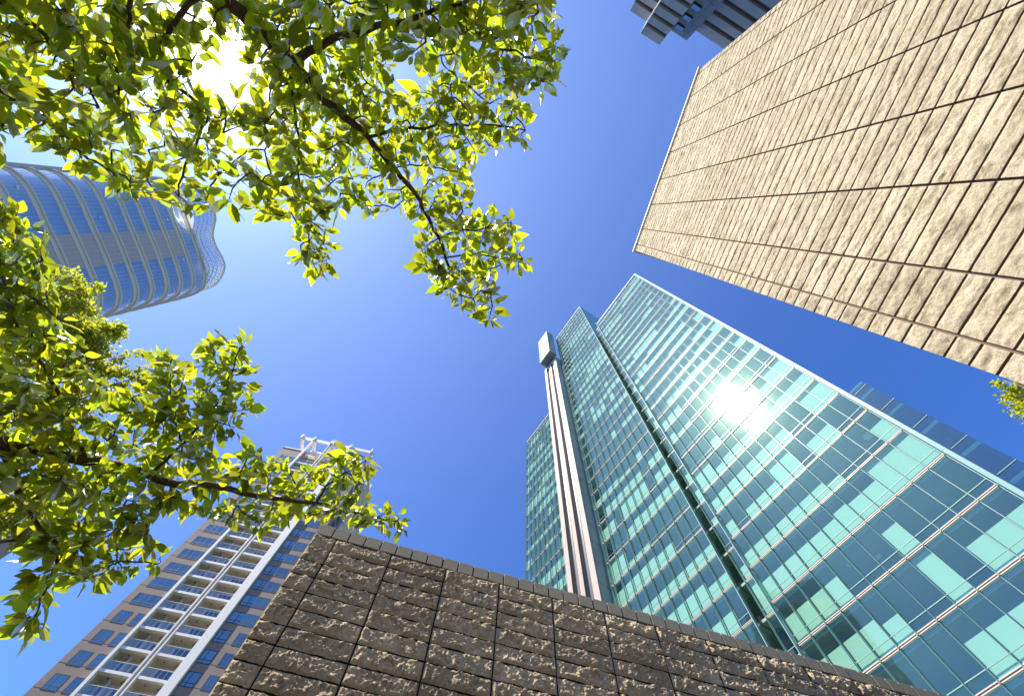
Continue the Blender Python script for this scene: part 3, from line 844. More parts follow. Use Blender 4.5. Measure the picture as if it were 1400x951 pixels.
def leaves(P, D, Nn, L, rng, curl=0.25, aspect=0.46, fold=0.35):
    """P base points, D axis, Nn face normal, L length: folded, curled leaf blades with pointed tips"""
    n = len(P)
    D = D/np.linalg.norm(D, axis=1, keepdims=True)
    S_ = np.cross(D, Nn); S_ /= (np.linalg.norm(S_, axis=1, keepdims=True)+1e-9)
    U = np.cross(S_, D)
    prof = [(0.0, 0.02), (0.12, 0.55), (0.32, 0.98), (0.52, 1.0), (0.72, 0.70), (0.88, 0.28), (1.0, 0.0)]
    m = len(prof)
    V = np.zeros((n, m, 3, 3))
    cu = curl*(0.5+rng.random(n))*np.where(rng.random(n) < 0.75, 1, -0.5)
    fo = fold*(0.3+rng.random(n)); tw = rng.normal(0, 0.35, n)
    wid = aspect*(0.85+0.3*rng.random(n))
    for i, (t, wv) in enumerate(prof):
        c = P + D*(L*t)[:, None] - U*(L*cu*t*t)[:, None]
        ang = tw*t
        Sd = S_*np.cos(ang)[:, None] + U*np.sin(ang)[:, None]
        Ud = U*np.cos(ang)[:, None] - S_*np.sin(ang)[:, None]
        hw = (L*wid*0.5*wv)[:, None]
        wav = (0.04*L*np.sin(t*9+tw*20))[:, None]*wv
        V[:, i, 0] = c - Sd*hw + Ud*(hw*fo[:, None]) + Ud*wav
        V[:, i, 1] = c
        V[:, i, 2] = c + Sd*hw + Ud*(hw*fo[:, None]) - Ud*wav
    base = (np.arange(n)*m*3)[:, None, None]
    q = []
    for i in range(m-1):
        for s in (0, 1):
            q.append([i*3+s, i*3+s+1, (i+1)*3+s+1, (i+1)*3+s])
    F = (np.array(q)[None] + base).reshape(-1, 4)
    return V.reshape(-1, 3), F

def parse(s): 
    return [tuple(int(v) for v in a.split(',')) for a in s.split()]

def cherry(name, data, nl, label, trunk_pts, seed, lmin, lmax, droop, dens=0.021):
    rng = np.random.default_rng(seed)
    nodes = parse(data)
    pos = np.array([[a[1]/100, a[2]/100, a[3]/100+EYE] for a in nodes])
    par = [a[0] for a in nodes]; rad = [a[4]/1000 for a in nodes]
    T0 = trunk_pts[0][0][0]
    root = empty(name, (T0[0], T0[1], 0))
    off = np.array([T0[0], T0[1], 0])
    tag(root, label, 'tree')
    pos = pos - off
    tm = MB()
    for pts, rads in trunk_pts[:1]: tm.tube([tuple(np.array(p)-off) for p in pts], rads, 14)
    tm.build('trunk', M_BARK, root, smooth=True)
    # limbs: chains of thick nodes
    kids = {}
    for i, p in enumerate(par): kids.setdefault(p, []).append(i)
    lm = []
    i = 0
    while i < nl:
        chain = [i]
        while chain[-1]+1 < nl and par[chain[-1]+1] == chain[-1]: chain.append(chain[-1]+1)
        pts = [pos[k] for k in chain]; rs = [rad[k] for k in chain]
        if par[chain[0]] >= 0:
            pts = [pos[par[chain[0]]]]+pts; rs = [min(rs[0]*1.1, rad[par[chain[0]]])]+rs
        elif True:
            # join the limb to the trunk's fork, outside the frame
            best = None
            fork = np.array(trunk_pts[0][0][-1])-off
            a = pts[0]; mid = (a+fork)/2+np.array([0, 0, -0.25])
            pts = [fork, mid]+pts; rs = [0.055 if rs[0] > 0.03 else 0.03, 0.05 if rs[0] > 0.03 else 0.02]+rs
        sm = []; sr = []
        for q in range(len(pts)-1):
            for t in (0, 0.5):
                sm.append(pts[q]*(1-t)+pts[q+1]*t + (rng.normal(0, 0.006, 3) if t else 0)); sr.append(rs[q]*(1-t)+rs[q+1]*t)
        sm.append(pts[-1]); sr.append(rs[-1])
        MB().tube([tuple(p) for p in sm], sr, 9).build('branch', M_BARK, root, smooth=True)
        i = chain[-1]+1
    # twigs
    tw = MB()
    P, D, Nn, L = [], [], [], []
    def put(p, d):
        dd_ = d + rng.normal(0, 0.45, 3) + np.array([0, 0, -droop])
        dd_ /= np.linalg.norm(dd_)
        pet = 0.018
        nn = rng.normal(0, 0.75, 3)+np.array([0, 0, 1.0])
        P.append(p+dd_*pet); D.append(dd_); Nn.append(nn); L.append(rng.uniform(lmin, lmax)*min(1.45, max(0.5, rng.lognormal(0, 0.24))))
        tw.tube([tuple(p), tuple(p+dd_*pet)], 0.0009, 3)
    side = 1
    for i in range(nl, len(nodes)):
        a = pos[par[i]]; b = pos[i]; v = b-a; ln = np.linalg.norm(v)
        if ln < 1e-4: continue
        d = v/ln
        ra = max(0.0016, min(rad[par[i]], rad[i]*1.2)); rb = 0.0016 if i not in kids else max(0.0018, rad[i])
        tw.tube([tuple(a), tuple((a+b)/2+rng.normal(0, 0.004, 3)), tuple(b)], [ra, (ra+rb)/2, rb], 5)
        perp = np.cross(d, [0, 0, 1.0]); perp /= np.linalg.norm(perp)+1e-9
        k = max(1, int(ln/dens))
        for q in range(k):
            side = -side
            put(a+v*(q+0.5)/k, d*0.5+perp*side*0.9)
        if i not in kids:
            for q in range(5): put(b, d*0.9+perp*rng.normal(0, 0.7)+np.array([0, 0, rng.normal(0, 0.3)]))
    # leaves on the thinner limbs too
    for i in range(1, nl):
        if rad[i] < 0.011 and par[i] >= 0:
            a = pos[par[i]]; b = pos[i]; v = b-a; ln = np.linalg.norm(v)
            if ln > 0.5 or ln < 1e-4: continue
            d = v/ln; perp = np.cross(d, [0, 0, 1.0]); perp /= np.linalg.norm(perp)+1e-9
            for q in range(int(ln/0.03)+1):
                side = -side; put(a+v*rng.random(), d*0.4+perp*side)
            # short spurs
    tag(tw.build('twig', M_BARK, root), kind='stuff')
    V, F = leaves(np.array(P), np.array(D), np.array(Nn), np.array(L), rng)
    np_mesh('foliage', V, F, M_LEAF, root, smooth=True)
    return len(P)

TWIGS_A = """-1,-134,-96,192,34 0,-132,-93,196,33 1,-129,-90,200,31 2,-127,-87,204,30 3,-125,-83,208,29 4,-122,-80,212,28 5,-119,-76,216,26 6,-115,-71,220,25 7,-111,-67,224,24 8,-107,-62,229,23 9,-103,-57,233,21 10,-98,-51,237,20 11,-92,-45,241,19 12,-86,-39,245,17 13,-81,-32,249,16 14,-75,-24,253,15 15,-69,-16,256,14 16,-63,-7,259,12 17,-59,3,261,11 18,-54,14,263,10 19,-51,26,264,9 20,-47,38,265,7 21,-42,50,265,6 8,-103,-72,225,19 23,-94,-76,226,17 24,-85,-79,227,16 25,-75,-81,228,14 26,-66,-84,229,13 27,-56,-85,230,12 28,-47,-88,230,10 29,-37,-90,229,9 30,-28,-92,228,7 31,-20,-95,226,6 30,-31,-85,233,6 33,-23,-80,237,6 34,-13,-76,239,5 35,-2,-73,240,5 36,10,-71,240,4 13,-75,-42,247,8 38,-63,-44,249,8 39,-51,-45,250,7 40,-39,-46,252,6 41,-27,-46,253,5 42,-14,-45,253,5 43,-2,-43,253,4 19,-40,9,264,5 45,-25,8,265,4 46,-10,5,265,3 20,-36,23,266,5 48,-20,26,267,4 49,-3,27,267,3 8,-114,-59,227,7 51,-116,-50,230,7 52,-118,-41,233,6 53,-120,-31,236,6 54,-123,-20,238,5 55,-125,-9,240,5 56,-125,3,242,4 57,-125,15,243,4 58,-125,28,244,3 -1,-190,-77,164,12 60,-189,-75,167,11 61,-188,-72,171,10 62,-186,-70,174,9 63,-184,-67,178,8 64,-183,-64,181,8 65,-182,-60,185,7 66,-181,-55,188,6 67,-181,-49,191,5 68,-182,-43,194,4 -1,-205,-55,166,12 70,-205,-52,169,11 71,-203,-49,172,11 72,-202,-45,175,10 73,-201,-42,178,9 74,-198,-40,182,8 75,-197,-36,185,8 76,-195,-31,189,7 77,-194,-26,192,6 78,-191,-22,195,5 79,-188,-18,199,5 80,-185,-14,203,4 -1,-148,-93,185,12 82,-151,-88,188,11 83,-154,-83,190,10 84,-157,-77,192,9 85,-161,-71,194,8 86,-165,-64,195,7 87,-171,-57,195,6 88,-174,-50,197,5 89,-177,-43,198,4 2,-135,-84,202,11 91,-142,-79,201,11 92,-149,-73,201,10 93,-155,-68,200,10 94,-157,-61,203,9 95,-158,-55,205,8 96,-154,-51,210,8 97,-150,-48,214,7 98,-151,-42,216,6 99,-157,-34,215,6 100,-163,-26,214,5 101,-168,-17,214,5 102,-172,-8,214,4 24,-95,-76,227,4 84,-154,-84,192,4 34,-23,-80,238,4 9,-104,-60,224,4 16,-70,-17,261,4 13,-86,-39,243,4 68,-185,-50,195,4 83,-147,-86,184,4 48,-37,22,264,4 79,-191,-21,194,4 19,-53,14,266,4 51,-119,-63,237,4 25,-84,-76,221,4 63,-183,-69,172,4 30,-40,-93,235,4 97,-157,-52,211,4 6,-126,-78,226,4 29,-46,-89,230,4 15,-73,-25,253,4 36,-3,-73,239,4 4,-125,-83,206,4 40,-55,-47,260,4 53,-123,-41,241,4 45,-39,8,271,4 56,-122,-10,237,4 74,-206,-43,184,4 46,-27,10,272,4 69,-181,-43,192,4 52,-117,-52,237,4 70,-215,-56,174,4 71,-201,-52,167,4 67,-177,-53,182,4 17,-67,-8,264,4 61,-191,-74,169,4 47,-12,6,259,4 39,-67,-44,257,4 99,-147,-42,208,4 28,-56,-87,237,4 22,-42,54,264,4 96,-157,-52,201,4 50,-5,24,266,4 65,-180,-61,178,4 54,-117,-33,233,4 10,-103,-56,239,4 7,-109,-66,211,4 37,12,-70,235,4 59,-125,31,245,4 49,-24,25,277,4 80,-186,-20,197,4 95,-165,-61,212,4 8,-118,-67,233,4 20,-50,23,268,4 21,-45,36,270,4 3,-124,-85,196,4 31,-32,-95,232,4 44,-4,-41,256,4 55,-119,-19,224,4 100,-153,-34,215,4 82,-138,-85,172,4 42,-22,-44,232,4 11,-108,-53,253,4 85,-166,-82,201,4 43,-19,-46,261,4 44,-4,-47,255,4 26,-76,-85,229,4 60,-185,-73,157,4 66,-182,-63,187,4 18,-55,6,258,4 14,-87,-32,254,4 2,-125,-85,188,4 103,-167,-6,211,4 33,-31,-86,230,4 58,-120,11,239,4 1,-125,-92,190,4 20,-54,25,256,4 12,-93,-47,238,4 43,-10,-42,248,4 27,-70,-83,229,4 39,-64,-47,245,4 73,-200,-45,171,4 58,-128,17,239,4 98,-158,-51,221,4 50,-6,32,273,4 57,-128,6,240,4 33,-28,-78,222,4 49,-17,31,272,4 23,-108,-72,227,4 64,-197,-69,186,4 40,-46,-46,238,4 35,-9,-76,241,4 10,-100,-53,218,4 48,-32,26,267,4 101,-152,-28,200,4 10,-107,-64,247,4 87,-167,-64,193,4 86,-152,-70,187,4 12,-95,-42,245,4 91,-133,-83,203,4 38,-78,-39,251,4 36,3,-70,233,4 91,-151,-91,219,4 32,-18,-97,237,4 75,-194,-39,181,4 14,-78,-27,246,4 64,-194,-74,189,4 19,-57,16,253,4 0,-137,-95,191,4 28,-59,-93,239,4 39,-59,-47,248,4 5,-131,-83,220,4 42,-33,-47,259,4 5,-113,-78,204,4 13,-83,-36,246,4 22,-46,47,263,4 45,-38,14,269,4 27,-64,-85,223,4 16,-74,-13,258,4 90,-164,-39,188,4 29,-52,-89,232,4 94,-155,-64,200,4 103,-176,-12,217,4 17,-64,-2,255,4 100,-165,-37,220,4 89,-167,-45,183,4 26,-85,-85,243,4 81,-181,-9,198,4 7,-113,-74,217,4 27,-66,-80,231,4 23,-103,-78,228,4 12,-87,-48,240,4 9,-103,-61,215,4 85,-159,-81,201,4 54,-117,-27,237,4 51,-113,-54,224,4 80,-201,-15,213,4 28,-63,-89,238,4 49,-16,19,253,4 41,-41,-41,254,4 55,-124,-25,239,4 3,-125,-89,208,4 46,-19,11,262,4 9,-111,-59,231,4 45,-41,4,250,4 81,-186,-19,207,4 88,-172,-59,194,4 35,-15,-72,239,4 32,-23,-91,216,4 47,-11,12,270,4 57,-115,5,232,4 156,-39,28,253,4 92,-148,-79,204,4 148,-102,-66,205,4 211,-57,-93,229,4 139,-68,-39,261,4 219,-59,-82,206,4 220,-75,-8,266,4 144,-11,21,286,4 184,-128,23,238,4 46,-31,4,270,4 230,-114,-80,221,4 188,-24,-81,225,4 154,-113,-63,214,4 58,-124,20,246,4 122,-70,-29,240,4 256,-54,-96,236,4 114,-46,12,263,4 21,-50,33,253,4 270,-60,35,267,4 217,-54,45,275,4 56,-126,-7,229,4 122,-66,-26,252,4 252,-115,9,241,4 274,-69,-33,258,4 90,-186,-41,203,4 233,-87,-48,252,4 182,-68,-45,240,4 197,-102,-65,233,4 246,-45,0,249,4 18,-58,-3,260,4 32,-22,-90,222,4 283,-24,-89,230,4 51,-119,-58,226,4 271,-61,29,251,4 61,-187,-75,164,4 94,-152,-70,196,4 188,-34,-80,232,4 78,-205,-23,202,4 77,-201,-31,189,4 130,-28,16,264,4 285,-125,-57,227,4 293,-125,-62,229,4 293,-128,-53,230,4 41,-41,-50,247,4 121,-46,-94,232,4 297,-49,-101,238,4 298,-55,-106,245,4 7,-118,-70,216,4 189,-24,34,275,4 301,-24,40,266,4 193,-10,-83,248,4 303,-12,-83,236,4 62,-197,-72,177,4 43,-18,-50,254,4 289,-32,-77,236,4 15,-83,-22,260,4 295,-123,-47,224,4 255,-106,-74,215,4 310,-105,-79,222,4 311,-98,-78,217,4 312,-97,-82,217,4 312,-89,-74,207,4 17,-63,-14,267,4 172,-92,-27,259,4 274,-59,-25,249,4 317,-57,-31,256,4 55,-127,-20,258,4 263,-123,-89,235,4 22,-34,51,261,4 321,-28,44,252,4 322,-22,46,253,4 321,-35,61,273,4 209,-69,23,280,4 266,-115,16,240,4 102,-167,-17,220,4 309,-113,-42,215,4 258,-63,-80,204,4 56,-117,-5,232,4 328,-119,-39,219,4 250,-28,-97,222,4 332,-26,-104,231,4 333,-27,-108,232,4 334,-27,-109,226,4 334,-29,-98,216,4 336,-35,-102,232,4 267,-71,-35,246,4 256,-63,-99,236,4 339,-61,-104,242,4 46,-20,2,259,4 37,9,-64,234,4 342,6,-57,219,4 278,-76,-45,240,4 160,-124,-14,227,4 345,-132,-13,229,4 231,-56,-70,210,4 88,-183,-56,205,4 200,-95,-35,240,4 349,-96,-34,230,4 350,-103,-32,235,4 351,-108,-30,231,4 349,-99,-34,262,4 77,-187,-35,183,4 301,-31,35,270,4 132,-113,-46,230,4 309,-121,-41,213,4 357,-123,-36,212,4 357,-130,-47,222,4 246,-35,-1,236,4 360,-36,-7,234,4 33,-35,-82,226,4 205,-16,-96,246,4 73,-197,-47,175,4 347,-51,-72,210,4 304,-15,-72,214,4 1,-134,-91,192,4 37,7,-75,237,4 368,12,-76,235,4 315,-58,-19,263,4 370,-53,-16,267,4 282,-58,-10,274,4 372,-51,-9,275,4 363,-19,-95,257,4 323,-21,53,250,4 375,-23,61,253,4 343,3,-64,230,4 314,-86,-78,207,4 378,-79,-76,200,4 379,-76,-75,188,4 380,-70,-69,168,4 380,-70,-75,183,4 78,-194,-26,187,4 303,-3,-83,247,4 384,3,-84,252,4 330,-118,-1,245,4 59,-112,25,234,4 146,-118,-32,222,4 116,-92,-83,231,4 351,-98,-28,232,4 187,-127,0,233,4 391,-127,1,222,4 392,-134,-1,225,4 393,-133,-6,224,4 263,-107,-81,215,4 395,-102,-82,216,4 346,-130,-15,216,4 397,-129,-19,223,4 398,-129,-24,221,4 399,-131,-30,224,4 400,-128,-34,226,4 304,-7,-86,238,4 402,-9,-88,233,4 86,-168,-73,197,4 257,-59,-39,255,4 308,-88,-19,252,4 406,-93,-14,253,4 92,-141,-79,206,4 42,-27,-42,267,4 409,-24,-39,279,4 104,-109,-80,253,4 411,-104,-78,253,4 259,-82,-3,268,4 413,-88,-5,267,4 414,-97,-5,272,4 415,-99,-4,259,4 416,-94,-9,239,4 233,-92,-56,249,4 418,-97,-58,250,4 419,-101,-63,250,4 418,-85,-58,244,4 421,-82,-56,249,4 422,-79,-55,254,4 423,-76,-61,254,4 424,-72,-62,240,4 424,-81,-62,251,4 426,-82,-63,241,4 427,-86,-67,243,4 427,-89,-62,245,4 424,-69,-60,253,4 430,-74,-57,262,4 428,-93,-73,250,4 340,-63,-102,232,4 32,-13,-87,201,4 434,-9,-85,197,4 434,-15,-82,185,4 435,-8,-97,216,4 437,-4,-90,205,4 437,-6,-95,203,4 437,-11,-89,194,4 440,-12,-87,181,4 441,-16,-86,182,4 412,-100,-83,257,4 443,-99,-86,270,4 444,-97,-92,281,4 445,-92,-96,285,4 318,-56,-26,270,4 447,-48,-24,265,4 29,-41,-82,223,4 449,-37,-70,200,4 450,-40,-68,192,4 164,-111,-48,247,4 452,-117,-56,257,4 382,-65,-72,180,4 454,-62,-75,186,4 447,-51,-32,264,4 396,-95,-81,201,4 106,-26,-81,258,4 458,-27,-78,267,4 459,-31,-77,279,4 460,-23,-76,278,4 71,-212,-49,174,4 393,-136,-3,217,4 451,-42,-66,198,4 377,-1,-57,223,4 78,-189,-27,193,4 156,-37,40,253,4 319,-125,-22,272,4 468,-117,-17,263,4 468,-127,-29,282,4 469,-114,-21,270,4 214,-32,-53,256,4 472,-34,-53,238,4 473,-40,-57,245,4 474,-42,-65,253,4 475,-36,-67,256,4 476,-39,-69,248,4 476,-30,-62,248,4 478,-27,-60,254,4 477,-45,-74,256,4 480,-46,-78,252,4 481,-54,-81,264,4 481,-39,-78,250,4 483,-36,-80,263,4 483,-42,-81,246,4 479,-20,-62,249,4 475,-48,-64,252,4 487,-50,-59,254,4 488,-55,-56,260,4 487,-52,-68,250,4 479,-22,-58,263,4 72,-198,-51,172,4 89,-166,-51,194,4 438,0,-89,197,4 494,4,-95,213,4 428,-87,-75,251,4 496,-82,-78,252,4 497,-83,-74,257,4 498,-76,-75,254,4 448,-42,-28,274,4 410,-17,-42,283,4 471,-107,-20,272,4 502,-107,-27,266,4 464,-46,-61,193,4 53,-112,-41,235,4 505,-109,-38,237,4 168,-85,-88,237,4 491,-16,-62,268,4 241,-48,-39,251,4 497,-76,-82,254,4 438,-3,-81,194,4 511,-7,-79,197,4 512,-3,-74,189,4 439,-2,-104,216,4 381,-76,-70,171,4 96,-146,-55,197,4 241,-38,-33,243,4 517,-32,-37,238,4 518,-29,-32,246,4 220,-81,-13,253,4 420,-96,-66,240,4 86,-162,-68,198,4 337,-37,-103,223,4 523,-38,-104,219,4 523,-37,-91,204,4 524,-45,-109,227,4 526,-53,-114,237,4 527,-54,-106,223,4 528,-55,-103,211,4 529,-60,-102,210,4 528,-53,-97,211,4 531,-61,-104,224,4 532,-66,-102,222,4 533,-68,-99,226,4 534,-70,-95,226,4 526,-49,-108,235,4 535,-75,-98,227,4 537,-83,-100,233,4 537,-71,-99,219,4 524,-32,-105,219,4 417,-98,-10,230,4 541,-103,-4,238,4 167,-10,-53,259,4 533,-69,-104,218,4 544,-73,-102,214,4 545,-73,-101,206,4 488,-56,-61,251,4 242,-140,-29,256,4 511,2,-73,173,4 549,3,-79,197,4 550,3,-74,195,4 551,0,-73,197,4 543,-6,-60,268,4 553,-8,-64,260,4 554,-13,-67,253,4 469,-122,-11,257,4 70,-209,-60,174,4 431,-67,-59,268,4 320,-123,-93,232,4 559,-117,-93,231,4 560,-112,-94,221,4 561,-107,-95,221,4 562,-100,-96,220,4 563,-96,-99,225,4 564,-104,-107,235,4 565,-106,-104,226,4 566,-109,-113,236,4 566,-110,-103,225,4 568,-109,-104,220,4 569,-108,-110,224,4 569,-110,-104,215,4 567,-97,-109,224,4 572,-89,-105,217,4 573,-78,-98,202,4 573,-91,-104,223,4 574,-75,-94,200,4 576,-72,-92,201,4 538,-84,-95,218,4 60,-189,-81,166,4 123,-7,-68,242,4 337,-38,-97,230,4 452,-107,-45,251,4 67,-181,-58,195,4 81,-186,-15,214,4 408,-146,-74,208,4 585,-150,-70,206,4 198,-167,-64,187,4 74,-208,-38,181,4 500,-45,-20,287,4 101,-172,-24,215,4 588,-207,-32,176,4 591,-197,-29,162,4 592,-195,-31,157,4 592,-206,-25,170,4 584,-187,-10,220,4 579,-197,-89,179,4 62,-176,-73,164,4 131,-184,-43,188,4 95,-152,-63,204,4 599,-145,-62,204,4 300,-125,-66,221,4 579,-196,-84,169,4 235,-153,-82,202,4 600,-139,-67,202,4 462,-220,-50,176,4 605,-226,-46,180,4 606,-239,-43,187,4 153,-169,-57,208,4 277,-201,-37,215,4 185,-161,-46,216,4 76,-216,-34,196,4 597,-175,-78,165,4 612,-154,-70,150,4 612,-199,-87,182,4 165,-163,-82,193,4 615,-164,-83,189,4 616,-169,-88,192,4 615,-171,-80,198,4 593,-192,-26,151,4 137,-194,-70,169,4 596,-183,-86,171,4 124,-130,-79,203,4 622,-135,-74,205,4 611,-214,-35,189,4 111,-151,-95,196,4 625,-142,-90,191,4 514,5,-103,215,4 4,-125,-91,221,4 628,-119,-95,220,4 629,-120,-103,228,4 630,-123,-104,224,4 191,-205,-66,188,4 632,-226,-66,203,4 633,-229,-63,208,4 634,-235,-65,220,4 397,-121,-17,193,4 636,-123,-13,187,4 119,-159,-46,204,4 161,-148,-26,207,4 120,-137,-79,232,4 640,-138,-78,223,4 385,8,-86,243,4 152,-185,-27,198,4 643,-181,-26,201,4 588,-217,-41,184,4 632,-204,-67,183,4 584,-183,-22,215,4 129,-213,-51,197,4 135,-171,-45,174,4 649,-172,-40,169,4 619,-201,-23,153,4 647,-176,-28,207,4 652,-176,-31,217,4 653,-169,-37,210,4 65,-174,-67,179,4 655,-164,-64,173,4 655,-165,-69,173,4 657,-162,-66,165,4 620,-201,-69,169,4 659,-223,-83,189,4 613,-148,-73,148,4 587,-187,-68,200,4 105,-148,-83,191,4 571,-111,-100,204,4 664,-113,-96,197,4 492,-200,-57,173,4 592,-196,-23,156,4 597,-179,-75,172,4 400,-139,-30,223,4 669,-149,-25,226,4 646,-202,-64,175,4 659,-184,-58,152,4 99,-137,-42,208,4 673,-128,-46,204,4 157,-121,-91,198,4 466,-177,-32,182,4 83,-162,-91,193,4 221,-173,-35,200,4 638,-152,-39,186,4 462,-215,-44,177,4 87,-148,-55,179,4 670,-145,-18,208,4 682,-152,-12,209,4 683,-151,-5,203,4 618,-175,-77,193,4 673,-135,-34,201,4 686,-129,-37,204,4 679,-151,-43,181,4 637,-127,-6,185,4 66,-189,-56,186,4 177,-113,-89,182,4 668,-179,-79,178,4 677,-165,-95,192,4 693,-173,-95,194,4 694,-191,-102,206,4 695,-191,-99,199,4 696,-186,-90,191,4 697,-172,-83,183,4 698,-168,-76,175,4 616,-168,-79,185,4 145,-188,-60,178,4 603,-154,-92,213,4"""
NL_A = 104
